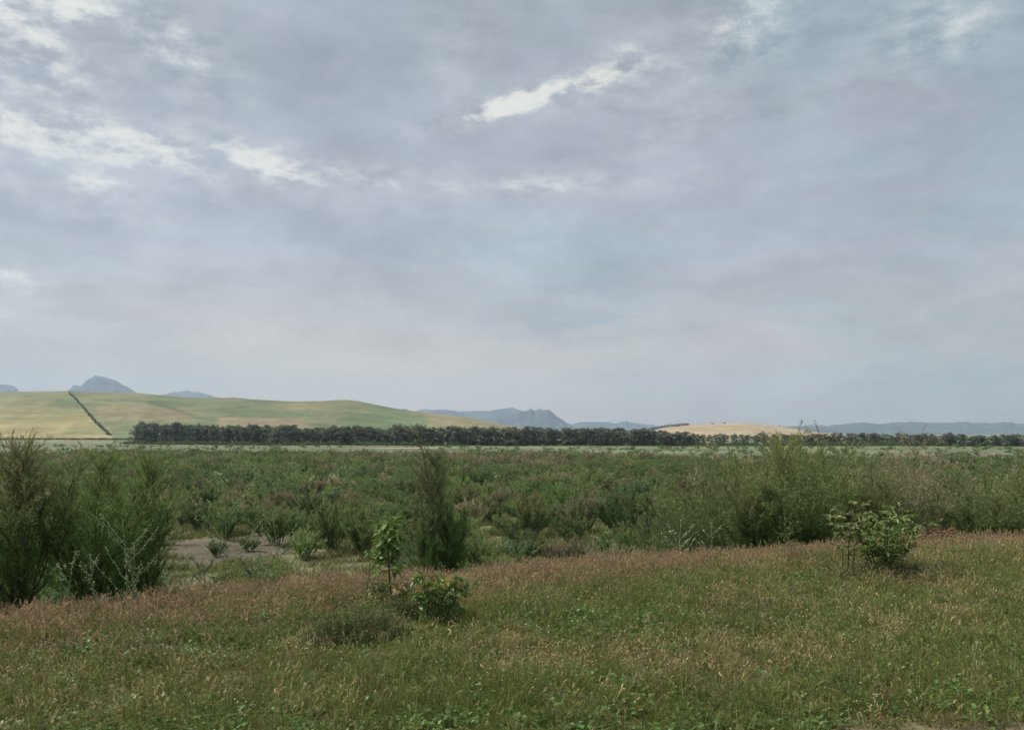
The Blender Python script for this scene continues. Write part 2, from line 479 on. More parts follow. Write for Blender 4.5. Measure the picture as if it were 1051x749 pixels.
# ------------------------------------------------------------------ shrubs
def tamarisk(h, spread, n_st, n_br, n_tw, tw, seed, g1, g2, tipc, tipamt=.5, up=.6, lean=.9, tall=None, rmin=.15, bark=(.07, .055, .045), low=True, stiff=.3, airy=1.7, brl=1.0):
    """a feathery many-stemmed shrub; returns foliage and stem meshes"""
    rng = np.random.default_rng(seed)
    fo, st = MB(), MB()
    P, D, Hh = [], [], []
    stems = []
    for i in range(n_st):
        a = rng.uniform(0, 2 * math.pi); q = math.sqrt(rng.uniform(0, 1))
        out = np.array([math.cos(a), math.sin(a), 0])
        L = h * rng.uniform(.82, 1.1) * (1 - .24 * q)
        if tall and i < len(tall): a, q, L = tall[i]; out = np.array([math.cos(a), math.sin(a), 0])
        n = 8; t = np.linspace(0, 1, n)[:, None]
        b = out * rng.uniform(0, rmin) * spread
        wob = np.cumsum(rng.normal(size=(n, 3)) * .02 * L, 0) * np.array([1, 1, .3])
        pts = b + out * (q * spread * (t ** 1.15) * lean) + np.array([0, 0, 1]) * L * (t - .12 * q * t * t) + wob
        pts[0, 2] = -.25
        stems.append(pts); spire_ = bool(tall and i < len(tall)); r0 = (.007 + .006 * L / 2) * (.7 if spire_ else 1)
        tube(st, pts, np.linspace(r0, .002, n), np.array(bark) * rng.uniform(.7, 1.3), 4)
        dens = rng.uniform(.6, 1.3)
        spire = bool(tall and i < len(tall))
        for j in range(n_br * (2 if spire else 1)):
            u = rng.uniform((.35 if spire else .06) if low else .25, .99); k = u * (n - 1); i0 = min(int(k), n - 2)
            p0 = pts[i0] * (1 - (k - i0)) + pts[i0 + 1] * (k - i0)
            tg = unit(pts[i0 + 1] - pts[i0])
            a2 = rng.uniform(0, 2 * math.pi)
            d = unit(tg * up + np.array([math.cos(a2), math.sin(a2), rng.uniform(0, .5)]) * .75 + out * .15)
            bl = L * rng.uniform(.14, .34) * (1.1 - .55 * u) * brl
            m = 4; tt = np.linspace(0, 1, m)[:, None]
            bp = p0 + d * bl * tt + np.array([0, 0, .25]) * bl * tt ** 2 + rng.normal(size=(m, 3)) * .02 * bl
            tube(st, bp, np.linspace(.004, .0012, m), np.array(bark) * rng.uniform(.7, 1.3), 3)
            nt_ = max(2, int(n_tw * bl / (L * .24) * dens * (airy if spire else 1)))
            if spire: bl *= .8
            w = rng.uniform(.05, 1, nt_) ** .8
            pp = np.stack([np.interp(w, tt[:, 0], bp[:, c]) for c in range(3)], 1)
            P.append(pp); D.append(np.tile(d, (nt_, 1))); 
        nt_ = int(n_tw * (5 if airy > 1 or not spire else 2))                               # the leader itself
        w = rng.uniform(.35, 1, nt_)
        P.append(np.stack([np.interp(w, t[:, 0], pts[:, c]) for c in range(3)], 1)); D.append(np.tile(unit(pts[-1] - pts[-3]), (nt_, 1)))
    P = np.concatenate(P); D = np.concatenate(D)
    n = len(P)
    D = unit(D + rng.normal(size=(n, 3)) * .55 + np.array([0, 0, stiff]))
    keep = P[:, 2] > .02
    P, D = P[keep], D[keep]; n = len(P)
    L = tw[0] * rng.uniform(.5, 1.4, n)
    # colour of each spray: fresh green within, olive to buff flower plumes on the outermost tips
    r = np.clip(P[:, 2] / h, 0, 1.1)
    k = np.clip((r - .35) / .65, 0, 1) * tipamt
    cl = fbm(P[:, 0] * 2.2 / max(h, .6) + seed, P[:, 2] * 2.2 / max(h, .6) + P[:, 1] * 1.3, seed % 97, 3)
    m = rng.uniform(0, 1, n)[:, None]
    c = np.array(g1) * m + np.array(g2) * (1 - m)
    kk = np.clip(k * (.3 + 1.4 * cl) + rng.normal(size=n) * .1, 0, 1)[:, None]
    c = c * (1 - kk) + np.array(tipc) * kk
    c = c * rng.uniform(.65, 1.35, (n, 1)) * 1.6
    kites(fo, P, D, L, tw[1] * rng.uniform(.6, 1.4, n), c, rng.uniform(-.15, .2), rng)
    return fo, st


G1, G2 = (.062, .115, .030), (.095, .135, .042)
OLIVE = (.20, .17, .085)
BUFF = (.25, .19, .135)


def shrub(name, loc, label, group=None, cat='shrub', **kw):
    root = empty(name, loc)
    fo, st = tamarisk(**kw)
    fo.build('foliage', M_TAM, root); st.build('stems', M_BARK, root)
    tag(root, label, cat, group)
    return root


def gp(px, py, Y=None, dz=0.0):
    """the spot on the ground below this direction, at distance Y"""
    X = (px - CX) / F * Y
    return (float(X), float(Y), float(hz(X, Y)) + dz)


def hgt(py, loc):
    return CAMZ - (py - HY) / F * loc[1] - loc[2]


# near shrubs at the left edge
l1 = gp(20, 0, 8.3); h1 = hgt(432, l1)
shrub('tamarisk_shrub', l1, 'tallest dark tamarisk shrub at the left edge, with a sparse olive spire', h=h1 * .84, spread=.75, n_st=19, n_br=28, n_tw=28, tw=(.085, .0065), seed=201,
      g1=(.045, .11, .022), g2=(.078, .14, .032), tipc=OLIVE, tipamt=.55, tall=[(2.8, .15, h1 * .93), (2.2, .45, h1 * .86), (1.0, .4, h1 * .84), (.2, .7, h1 * .85), (3.6, .6, h1 * .84)])
l2 = gp(98, 0, 8.7); h2 = hgt(478, l2)
shrub('tamarisk_shrub', l2, 'round bright green tamarisk shrub with dark forked branches, second from the left edge', h=h2*1.04, spread=.75, n_st=19, n_br=28, n_tw=28, tw=(.085, .0065), seed=202,
      g1=(.05, .125, .022), g2=(.085, .16, .034), tipc=OLIVE, tipamt=.25, tall=[(2.0, .1, h2 * 1.0)])
l3 = gp(147, 0, 9.3); h3 = hgt(470, l3)
shrub('tamarisk_shrub', l3, 'loose green tamarisk shrub with thin leaning wands beside the bare earth', h=h3 * .9, spread=.62, n_st=15, n_br=26, n_tw=28, tw=(.085, .0065), seed=203,
      g1=(.052, .125, .024), g2=(.088, .16, .036), tipc=OLIVE, tipamt=.3, tall=[(.3, .3, h3 * 1.0), (.8, .2, h3 * .92)])
l0 = gp(-95, 0, 8.6); h0 = hgt(470, l0)
shrub('tamarisk_shrub', l0, 'dark tamarisk shrub mostly cut off by the left edge', h=h0, spread=.8, n_st=16, n_br=22, n_tw=22, tw=(.09, .007), seed=204, g1=(.045, .11, .022), g2=(.078, .14, .032), tipc=OLIVE)
# broom-like shrub in the middle
l4 = gp(437, 0, 11.2); h4 = hgt(447, l4)
shrub('tamarisk_shrub', l4, 'narrow dark green tamarisk with a thin airy top behind the small sapling', airy=.55, brl=.6, h=h4 * .5, spread=.13, n_st=18, n_br=26, n_tw=40, tw=(.10, .0075), seed=205, stiff=1.0,
      g1=(.042, .112, .022), g2=(.07, .125, .034), tipc=(.13, .14, .06), tipamt=.4, rmin=.9, tall=[(2.9, .25, h4 * 1.04), (.3, 1.2, h4 * .98), (2.4, .6, h4 * .94), (.2, .6, h4 * .88), (1.2, .4, h4 * .9)])
l5 = gp(461, 0, 11.4); h5 = hgt(505, l5)
shrub('tamarisk_shrub', l5, 'short dark green upright tamarisk clump right of the narrow airy one', brl=.6, h=h5, spread=.12, n_st=12, n_br=22, n_tw=38, tw=(.10, .0075), seed=206, stiff=1.0, rmin=.9,
      g1=(.042, .112, .022), g2=(.07, .12, .034), tipc=(.12, .13, .055), tipamt=.3)

# thicket on the right: each shrub its own thing
RS = [  # px, top py, Y, spread, seed-kind, label
    (722, 486, 17.5, 1.0, 0, 'low bright green tamarisk at the left end of the right thicket'),
    (765, 472, 16.5, 1.05, 1, 'rounded olive tamarisk between the thicket end and the tallest one'),
    (803, 448, 17.0, 1.0, 2, 'tall olive tamarisk whose plumed top crosses the tree line'),
    (858, 457, 16.2, 1.25, 1, 'broad olive tamarisk directly behind the leafy right sapling'),
    (826, 480, 14.6, .9, 0, 'dark leafy tamarisk in front of the tall plumed one'),
    (912, 468, 16.6, 1.1, 3, 'buff-tipped tamarisk just right of the leafy sapling'),
    (950, 474, 18.0, 1.1, 3, 'pinkish brown plumed tamarisk behind the dead branches'),
    (988, 487, 17.2, 1.1, 0, 'green tamarisk at the right of the dead branches'),
    (1030, 486, 18.5, 1.2, 1, 'olive-topped tamarisk at the right edge of the photo'),
    (1075, 484, 17.5, 1.2, 0, 'green tamarisk cut by the right edge of the photo'),
    (780, 505, 15.0, .75, 0, 'small green tamarisk low at the foot of the thicket'),
    (1012, 512, 15.3, .8, 0, 'low fresh green tamarisk in front of the olive-topped one'),
    (893, 497, 15.6, .8, 1, 'dull green tamarisk close behind the right sapling'),
    (1130, 480, 19.0, 1.3, 1, 'olive tamarisk beyond the right edge of the photo'),
    (700, 512, 19.0, .8, 0, 'small outlying tamarisk left of the right thicket'),
]
KIND = [((.056, .115, .030), (.09, .145, .044), OLIVE, .4), ((.06, .118, .028), (.10, .15, .042), OLIVE, .65),
        ((.065, .118, .03), (.11, .15, .045), (.16, .155, .07), .8), ((.06, .112, .032), (.10, .14, .046), BUFF, .8)]
for i, (px, ty, Y, sp, k, lab) in enumerate(RS):
    loc = gp(px, 0, Y); hh = hgt(ty, loc)
    g1, g2, tc_, ta = KIND[k]
    shrub('tamarisk_shrub', loc, lab, 'tamarisk thicket on the right', h=hh * (.97 if k == 2 else 1.12 if k == 1 else 1.08), spread=sp, n_st=30, n_br=26, n_tw=46, stiff=.1, tw=(.085, .011), seed=300 + i,
          g1=g1, g2=g2, tipc=tc_, tipamt=ta, tall=[(2.5, .05, hh * .97), (1.0, .3, hh * .94), (4.0, .35, hh * .92), (5.5, .45, hh * .92), (3, .5, hh * .9), (.3, .4, hh * .91)] if k in (2,) else None)

# prototypes for the plain's shrubs
PK = [((.052, .115, .030), (.085, .145, .042), (.15, .165, .07), .5), ((.06, .105, .033), (.10, .14, .05), OLIVE, .65),
      ((.05, .105, .040), (.08, .125, .052), (.13, .15, .08), .4), ((.075, .105, .045), (.11, .13, .06), BUFF, .9), ((.045, .10, .028), (.07, .12, .038), (.11, .13, .055), .3),
      ((.07, .13, .04), (.11, .16, .055), (.18, .19, .085), .6)]
KNAME = ['mid green', 'olive', 'bluish green', 'buff-plumed', 'dark green', 'pale green']
PROTO = []
for i, (g1, g2, tc_, ta) in enumerate(PK):
    fo, st = tamarisk(h=1.0, spread=.85 + .1 * (i % 3), n_st=17, n_br=14, n_tw=14, tw=(.13, .023), seed=400 + i, g1=g1, g2=g2, tipc=tc_, tipamt=ta, rmin=.35)
    PROTO.append((fo.mesh('foliage', M_SHRUB), st.mesh('stems', M_BARK)))
LOPROTO = []
for i, (g1, g2, tc_, ta) in enumerate(PK):
    fo, st = tamarisk(h=1.0, spread=.95 + .1 * (i % 3), n_st=12, n_br=9, n_tw=9, tw=(.17, .038), seed=500 + i, g1=g1, g2=g2, tipc=tc_, tipamt=ta, rmin=.4)
    o = fo.build('far_shrub', M_SHRUB, link=False)
    LOPROTO.append(o)


def plain_shrub(k, x, y, s, sz, rz, label, group):
    root = empty('plain_shrub', (x, y, float(hz(x, y))), rz)
    root.scale = (s, s, sz)
    for nm, me in (('foliage', PROTO[k][0]), ('stems', PROTO[k][1])):
        o = bpy.data.objects.new(nm, me); COL.objects.link(o); o.parent = root
    tag(root, label, 'shrub', group)
    return root


HAND = [  # px, base py, width px, height px, kind, label
    (205, 547, 40, 33, 4, 'dark compact shrub at the far left end of the bare earth patch'),
    (232, 556, 30, 30, 0, 'small green shrub on the bare earth patch right of the dark compact one'),
    (285, 559, 56, 42, 5, 'pale olive rounded shrub at the right side of the bare earth patch'),
    (262, 543, 30, 26, 2, 'dark shrub just behind the bare earth patch'),
    (318, 536, 52, 34, 2, 'grey-green domed shrub standing behind the pale olive rounded one'),
    (340, 566, 60, 50, 0, 'green shrub at the terrace foot between the bare earth and the small sapling'),
    (375, 572, 64, 52, 0, 'fresh green shrub directly behind the small sapling'),
    (310, 574, 40, 30, 5, 'low pale green shrub at the near right corner of the bare earth'),
    (484, 548, 36, 36, 3, 'pinkish brown shrub right of the narrow dark tamarisk'),
    (545, 552, 56, 48, 1, 'olive shrub with a dark hollow in its middle right of the brown one'),
    (598, 548, 48, 40, 3, 'buff-plumed shrub behind the middle of the terrace edge'),
    (648, 556, 74, 48, 4, 'large dark green shrub against the terrace edge right of centre'),
    (690, 552, 36, 44, 2, 'grey-green leafy shrub beside the large dark one'),
    (214, 520, 34, 24, 0, 'mid green shrub behind the dark compact one'),
    (222, 572, 22, 16, 4, 'tiny dark tuft of shrub at the near edge of the bare earth'),
    (256, 566, 24, 15, 5, 'tiny pale shrub in the middle of the bare earth'),
    (298, 551, 30, 24, 0, 'small green shrub at the far right corner of the bare earth'),
    (186, 532, 40, 34, 1, 'olive shrub to the left of the dark compact one'),
]
hp = []
for px, by, w, hp_, k, lab in HAND:
    x, y = to_xy(px, by, PLAIN)
    s = w / F * y / 1.9; sz = hp_ / F * y
    plain_shrub(k, x, y, s, sz, RNG.uniform(0, 6), lab, 'shrubs on the scrub plain'); hp.append((x, y, w / F * y / 2))
hp = np.array(hp)

# scattered shrubs over the plain
n = 15000
Yc = np.sqrt(RNG.uniform(22 ** 2, 262 ** 2, n)); Xc = RNG.uniform(-1, 1, n) * (Yc * .80 + 14)
S = RNG.uniform(.75, 1.55, n) * (.9 + .5 * fbm(Xc * .04, Yc * .04, 81))
keepers = []
cell = {}
pm = patch_mask(Xc, Yc); sE = Yc - Ye(Xc)
dens = fbm(Xc * .045, Yc * .045, 83)
edge = 250 + (fbm(Xc * .03, Yc * 0, 84) - .5) * 80 - 30 - sstep(20, 70, Xc) * 55
for i in range(n):
    x, y, s = Xc[i], Yc[i], S[i]
    if sE[i] < 9 or pm[i] > .15 or y > edge[i]: continue
    if y < PATCH[1] + 4 and -.44 < x / y < -.20 and RNG.uniform() < .93: continue
    if dens[i] < .36 and RNG.uniform() < .5: continue
    if len(hp) and np.min(np.hypot(hp[:, 0] - x, hp[:, 1] - y) - hp[:, 2] - s * .5) < 0: continue
    cx, cy = int(x // 2), int(y // 2); ok = True
    for a in (-1, 0, 1):
        for b in (-1, 0, 1):
            for (x2, y2, s2) in cell.get((cx + a, cy + b), ()):
                if (x - x2) ** 2 + (y - y2) ** 2 < (.62 * (s + s2)) ** 2 * .9: ok = False; break
            if not ok: break
        if not ok: break
    if not ok: continue
    cell.setdefault((cx, cy), []).append((x, y, s)); keepers.append(i)
keepers = np.array(keepers)
kx, ky, ks = Xc[keepers], Yc[keepers], S[keepers]
kpx = CX + F * kx / ky
topz = hz(kx, ky) + ks
# hidden below the crest?
cr = np.array([np.min((hz(np.full(40, 0) + x * np.linspace(.05, .95, 40), y * np.linspace(.05, .95, 40)) * -1 + CAMZ) / (y * np.linspace(.05, .95, 40))) for x, y in zip(kx[ky < 120], ky[ky < 120])])
vis = np.ones(len(kx), bool); vis[ky < 120] = ((CAMZ - topz[ky < 120]) / ky[ky < 120]) < cr
inv = (kpx > -30) & (kpx < 1080) & vis
order = np.argsort(np.where(inv, ky / ks ** .5, 1e9))
near_i = order[:275]
kind = RNG.choice(6, len(kx), p=[.27, .17, .17, .08, .13, .18])
kind = np.where(fbm(kx * .05, ky * .05, 85) > .66, 3, kind)


def zone(px, y):
    if px < 200: a = 'behind the left tamarisks'
    elif px < 400: a = 'beyond the bare earth patch'
    elif px < 480: a = 'behind the narrow dark tamarisk'
    elif px < 700: a = 'beyond the middle of the terrace edge'
    else: a = 'behind the right tamarisk thicket'
    return ('on the near plain ' if y < 66 else 'farther out on the plain ') + a


for i in near_i:
    k = int(kind[i]); z = zone(kpx[i], ky[i])
    plain_shrub(k, float(kx[i]), float(ky[i]), float(ks[i] * .95), float(ks[i] * RNG.uniform(.9, 1.3)), RNG.uniform(0, 6.28),
                f'{KNAME[k]} rounded shrub {z}', f'{KNAME[k]} shrubs {z}')


# ------------------------------------------------------------------ scattering (stuff only)
def scatter(name, P, rot, scl, idx, protos, label, cat):
    pc = bpy.data.collections.new(name + '_source')
    for j, o in enumerate(protos):
        o.name = f'{j:02d}_{o.name}'
        pc.objects.link(o)
    me = bpy.data.meshes.new(name)
    me.vertices.add(len(P)); me.vertices.foreach_set('co', np.asarray(P, np.float32).ravel())
    a = me.attributes.new('rot', 'FLOAT_VECTOR', 'POINT'); a.data.foreach_set('vector', np.asarray(rot, np.float32).ravel())
    a = me.attributes.new('scl', 'FLOAT_VECTOR', 'POINT'); a.data.foreach_set('vector', np.asarray(scl, np.float32).ravel())
    a = me.attributes.new('idx', 'INT', 'POINT'); a.data.foreach_set('value', np.asarray(idx, np.int32))
    o = bpy.data.objects.new(name, me); COL.objects.link(o)
    g = bpy.data.node_groups.new(name, 'GeometryNodeTree')
    g.interface.new_socket('Geometry', in_out='INPUT', socket_type='NodeSocketGeometry')
    g.interface.new_socket('Geometry', in_out='OUTPUT', socket_type='NodeSocketGeometry')
    N, L = g.nodes, g.links
    gi, go = N.new('NodeGroupInput'), N.new('NodeGroupOutput')
    iop = N.new('GeometryNodeInstanceOnPoints'); ci = N.new('GeometryNodeCollectionInfo')
    ci.inputs['Collection'].default_value = pc; ci.inputs['Separate Children'].default_value = True; ci.inputs['Reset Children'].default_value = True
    iop.inputs['Pick Instance'].default_value = True
    def na(nm, t):
        q = N.new('GeometryNodeInputNamedAttribute'); q.data_type = t; q.inputs['Name'].default_value = nm
        return q.outputs['Attribute']
    L.new(gi.outputs[0], iop.inputs['Points']); L.new(ci.outputs[0], iop.inputs['Instance'])
    L.new(na('idx', 'INT'), iop.inputs['Instance Index'])
    L.new(na('rot', 'FLOAT_VECTOR'), iop.inputs['Rotation']); L.new(na('scl', 'FLOAT_VECTOR'), iop.inputs['Scale'])
    L.new(iop.outputs[0], go.inputs[0])
    md = o.modifiers.new('scatter', 'NODES'); md.node_group = g
    tag(o, label, cat, kind='stuff')
    return o


rest = np.ones(len(kx), bool); rest[near_i] = False
rx, ry, rs, rk = kx[rest], ky[rest], ks[rest], kind[rest]
# thin scatter of bushes on the pale strips and a brushy fringe below the trees
m = 1300
ey = RNG.uniform(165, 420, m); ex = RNG.uniform(-1, 1, m) * ey * .75
kp = (fbm(ex * .02, ey * .05, 86) > .55) | ((ex > 85) & (RNG.uniform(size=m) < .5)) | ((ey < 235) & (RNG.uniform(size=m) < .8))
ex, ey = ex[kp], ey[kp]
rx = np.r_[rx, ex]; ry = np.r_[ry, ey]; rs = np.r_[rs, RNG.uniform(.5, 1.4, len(ex))]; rk = np.r_[rk, RNG.choice([0, 2, 4, 5, 5], len(ex))]
fx = RNG.uniform(-222, 300, 900); fy = np.interp(fx, [-250, -150, -70, 0, 95, 130, 260], [468, 426, 407, 398, 396, 398, 386]) + RNG.uniform(-1, 9, 900)
rx = np.r_[rx, fx]; ry = np.r_[ry, fy]; rs = np.r_[rs, RNG.uniform(1.0, 2.1, 900)]; rk = np.r_[rk, np.full(900, 4)]
nR = len(rx)
scatter('far_scrub', np.c_[rx, ry, hz(rx, ry) - .05], np.c_[np.zeros(nR), np.zeros(nR), RNG.uniform(0, 6.28, nR)],
        np.c_[rs, rs, rs * RNG.uniform(.85, 1.25, nR)], rk, LOPROTO, 'mass of green and olive scrub covering the far plain', 'scrub')


# grass prototypes -----------------------------------------------------
def tuft(seed, nb, r, hmin, hmax, w, cb, ct, lean=.35, spread=.45):
    rng = np.random.default_rng(seed)
    mb = MB()
    a = rng.uniform(0, 6.28, nb); q = np.sqrt(rng.uniform(0, 1, nb)) * r
    P = np.c_[q * np.cos(a), q * np.sin(a), np.full(nb, -.015)]
    D = np.c_[np.clip(rng.normal(size=(nb, 2)), -1.6, 1.6) * spread, np.ones(nb)]
    Lh = rng.uniform(hmin, hmax, nb)
    ln = np.c_[np.clip(rng.normal(size=(nb, 2)), -1.3, 1.3) * lean, -rng.uniform(0, lean, nb) * .5]
    v = rng.uniform(.65, 1.4, (nb, 1)); t = rng.uniform(0, 1, (nb, 1))
    c0 = np.array(cb) * v; c1 = (np.array(ct[0]) * t + np.array(ct[1]) * (1 - t)) * v
    blades(mb, P, D, Lh, w * rng.uniform(.7, 1.3, nb), ln, c0, c1, rng)
    return mb


def heads(mb, seed, nh, r, hmin, hmax, stemc, headc, hl=.025, hw=.0040, awn=.013, nod=.5):
    """barley stalks: thin stem, bristly head"""
    rng = np.random.default_rng(seed)
    for i in range(nh):
        a = rng.uniform(0, 6.28); q = math.sqrt(rng.uniform()) * r
        H = rng.uniform(hmin, hmax)
        d = np.array([rng.normal() * .34, rng.normal() * .34, 1.0]); d /= np.linalg.norm(d)
        p0 = np.array([q * math.cos(a), q * math.sin(a), -.01]); p1 = p0 + d * H
        side = np.array([rng.normal(), rng.normal(), 0]) * .5
        hd = unit(d + side * nod)
        S = unit(np.cross(d, rng.normal(size=3)))
        v = rng.uniform(.75, 1.3)
        mb.add(np.array([p0 - S * .0012, p0 + S * .0012, p1 + S * .0009, p1 - S * .0009]), [np.array([[0, 1, 2, 3]])], np.array(stemc) * v)
        L = hl * rng.uniform(.7, 1.25)
        m = 9
        tt = np.linspace(0, 1, m)
        c = p1 + hd * (tt[:, None] * L) + np.array([0, 0, -1]) * (tt[:, None] ** 2) * L * .25 * nod
        P = np.repeat(c, 2, 0); ang = rng.uniform(0, 6.28, len(P))
        A = unit(np.cross(hd, [.3, .2, 1])); B = np.cross(hd, A)
        D = unit(hd * 1.25 + (np.cos(ang)[:, None] * A + np.sin(ang)[:, None] * B) * .55)
        cc = np.array(headc) * v * rng.uniform(.75, 1.25, (len(P), 1))
        kites(mb, P, D, awn * rng.uniform(.7, 1.2, len(P)), hw * .55, cc, 0, rng)
        D2 = unit(hd + (np.cos(ang)[:, None] * A + np.sin(ang)[:, None] * B) * .25)
        kites(mb, P, D2, L * .35, hw, cc * .95, 0, rng)
    return mb


GR = [(.135, .225, .042), (.25, .285, .078)]; GB = (.08, .105, .03)
LG = [(.15, .27, .045), (.20, .28, .065)]
ST = [(.44, .36, .18), (.29, .27, .10)]; SB = (.16, .135, .065)
HEADS = (.56, .46, .28); HEADR = (.50, .38, .25); HEADP = (.46, .29, .21); HEADG = (.29, .29, .14)
gp_ = []
for s in range(3): gp_.append(tuft(600 + s, 34, .085, .05, .15, .0042, GB, GR).build('grass_tuft', M_GRASS, link=False))
for s in range(2): gp_.append(tuft(610 + s, 30, .08, .04, .10, .0055, (.07, .10, .028), LG, .45, .6).build('grass_tuft', M_GRASS, link=False))
tall_ = tuft(615, 22, .05, .14, .27, .005, GB, GR, .3, .25); gp_.append(tall_.build('grass_tuft', M_GRASS, link=False))
sp_ = []
for s in range(3):                                           # 0-2 straw tufts with pale heads
    mb = tuft(620 + s, 22, .085, .05, .17, .0036, SB, ST, .5, .6); heads(mb, 630 + s, 5, .08, .08, .19, ST[1], HEADS); sp_.append(mb.build('dry_grass', M_STRAW, link=False))
for s in range(3):                                           # 3-5 reddish barley
    mb = tuft(640 + s, 16, .085, .05, .15, .0036, SB, [(.27, .20, .11), (.17, .17, .07)], .4, .5); heads(mb, 650 + s, 7, .10, .07, .22, (.26, .19, .11), HEADR if s else HEADP, .030, .0042, .015, .5); sp_.append(mb.build('dry_grass', M_STRAW, link=False))
for s in range(2):                                           # 6-7 still-green barley
    mb = tuft(660 + s, 18, .08, .06, .18, .0040, GB, [(.12, .16, .05), (.19, .19, .08)], .35, .4); heads(mb, 670 + s, 6, .08, .13, .24, (.16, .17, .07), HEADG, .03, .005, .016, .4); sp_.append(mb.build('dry_grass', M_STRAW, link=False))
mb = tuft(680, 40, .11, .05, .14, .003, (.22, .17, .10), [(.36, .28, .18), (.27, .20, .13)], .8, 2.2); sp_.append(mb.build('dry_grass', M_STRAW, link=False))   # 8 lodged straw litter
cp_ = []
for s in range(2):                                           # broad-leaved ground weeds
    rng = np.random.default_rng(690 + s); mb = MB(); nl = 26
    a = rng.uniform(0, 6.28, nl); q = rng.uniform(.005, .09, nl)
    P = np.c_[q * np.cos(a), q * np.sin(a), rng.uniform(.01, .07, nl)]
    leaves(mb, P, np.c_[np.cos(a), np.sin(a), rng.uniform(-.1, .7, nl)], rng.uniform(.018, .042, nl), 1.2, np.array((.085, .165, .035)) * rng.uniform(.7, 1.4, (nl, 1)), rng)
    cp_.append(mb.build('clover', M_LEAF, link=False))
for col in ((.75, .72, .62), (.72, .52, .06), (.42, .32, .50)):  # tiny flowers
    rng = np.random.default_rng(700); mb = MB()
    for i in range(4):
        x, y = rng.normal(size=2) * .06; H = rng.uniform(.09, .18)
        mb.add([[x, y, 0], [x + .002, y, 0], [x + .002, y, H], [x, y, H]], [np.array([[0, 1, 2, 3]])], np.array((.12, .16, .06)))
        blob(mb, (x, y, H), .0042, np.array(col), (1.2, 1.2, .6))
    cp_.append(mb.build('wild_flower', M_WEED, link=False))
cp_.append(None); cp_.pop()

# foreground sampling
n = 125000
Yg = np.sqrt(RNG.uniform(2.2 ** 2, 15.5 ** 2, n)); Xg = RNG.uniform(-1, 1, n) * (Yg * .74 + 1.8)
s = Ye(Xg) - Yg
ok = s > -2.6
Xg, Yg, s = Xg[ok], Yg[ok], s[ok]; n = len(Xg)
nA = fbm(Xg * .55, Yg * .55, 31); nB = fbm(Xg * 1.5, Yg * 1.5, 32); nC = fbm(Xg * .9 + 7, Yg * .9, 34)
bare = np.hypot((Xg - 2.35) / 1.0, (Yg - 4.22) / .34) + (fbm(Xg * 2, Yg * 2, 33) - .5) * .8
wr = np.interp(Xg, [-7, -1, 1.5, 4, 6, 9], [1.3, 1.0, .65, .3, .15, .1])
red = np.exp(-(np.maximum(s, 0) / wr) ** 2) * 1.05 + (nA - .52) * .9 * np.exp(-np.maximum(s, 0) / 2.5) + np.clip(nC - .66, 0, 1) * 1.5 - (Xg > 5.2) * .25
greenpatch = np.exp(-(((Xg + 2.75) / .75) ** 2 + ((Yg - 6.3) / .5) ** 2)) + np.exp(-(((Xg - 1.0) / .9) ** 2 + ((Yg - 6.9) / .5) ** 2)) * .8 + sstep(5.0, 4.2, Yg) * .35
strawp = np.exp(-(((Xg - 1.6) / .9) ** 2 + ((Yg - 5.9) / .5) ** 2)) * .75 + np.exp(-(((Xg + 2.1) / .6) ** 2 + ((Yg - 5.6) / .45) ** 2)) * .5 + (nB - .5) * 1.6 + (nC - .5) * .8 + sstep(2.0, 6, Xg) * .22 + sstep(1.0, 2.5, Xg) * sstep(5.6, 4.6, Yg) * .25
u = RNG.uniform(size=n)
cls = np.zeros(n, int)                       # 0 green, 1 straw, 2 red, 3 green barley, 4 clover, 5 litter
pr = np.clip(red, 0, .95); cls[u < pr * .36] = 2
u2 = RNG.uniform(size=n)
free = cls == 0
ps = np.clip(.15 + strawp * .55 - greenpatch * .35, .03, .7)
cls[free & (u2 < ps)] = 1
free = cls == 0; u3 = RNG.uniform(size=n)
cls[free & (u3 < .07)] = 3
cls[free & (u3 > .07) & (u3 < .13 + .35 * np.clip(greenpatch, 0, 1))] = 4
free = cls == 1; cls[free & (RNG.uniform(size=n) < .25 + .5 * (fbm(Xg * 1.1 + 4, Yg * 1.1, 45, 3) > .56))] = 5
keep = (fbm(Xg * 6, Yg * 6, 38, 2) > RNG.uniform(.12, .5, n)) & (bare > RNG.uniform(.2, 1.05, n)) & ~((cls == 2) & (RNG.uniform(size=n) < .2))
Xg, Yg, s, cls = Xg[keep], Yg[keep], s[keep], cls[keep]; n = len(Xg)
hsc = .40 + .45 * fbm(Xg * .8, Yg * .8, 36) + .85 * (fbm(Xg * 3.1, Yg * 3.1, 37, 3) - .2) + np.clip(1 - np.abs(s) / 2.5, 0, 1) * .04 + (Xg > 3) * .08
Zg = hz(Xg, Yg)


def put(name, mask, protos, idx, scale, label, cat):
    k = mask.nonzero()[0]; q = len(k)
    rot = np.c_[RNG.normal(size=(q, 2)) * .17, RNG.uniform(0, 6.28, q)]
    sc = (scale * RNG.uniform(.75, 1.25, q) * hsc[k])
    scatter(name, np.c_[Xg[k], Yg[k], Zg[k]], rot, np.c_[RNG.uniform(.85, 1.2, q), RNG.uniform(.85, 1.2, q), sc], idx(q), protos, label, cat)


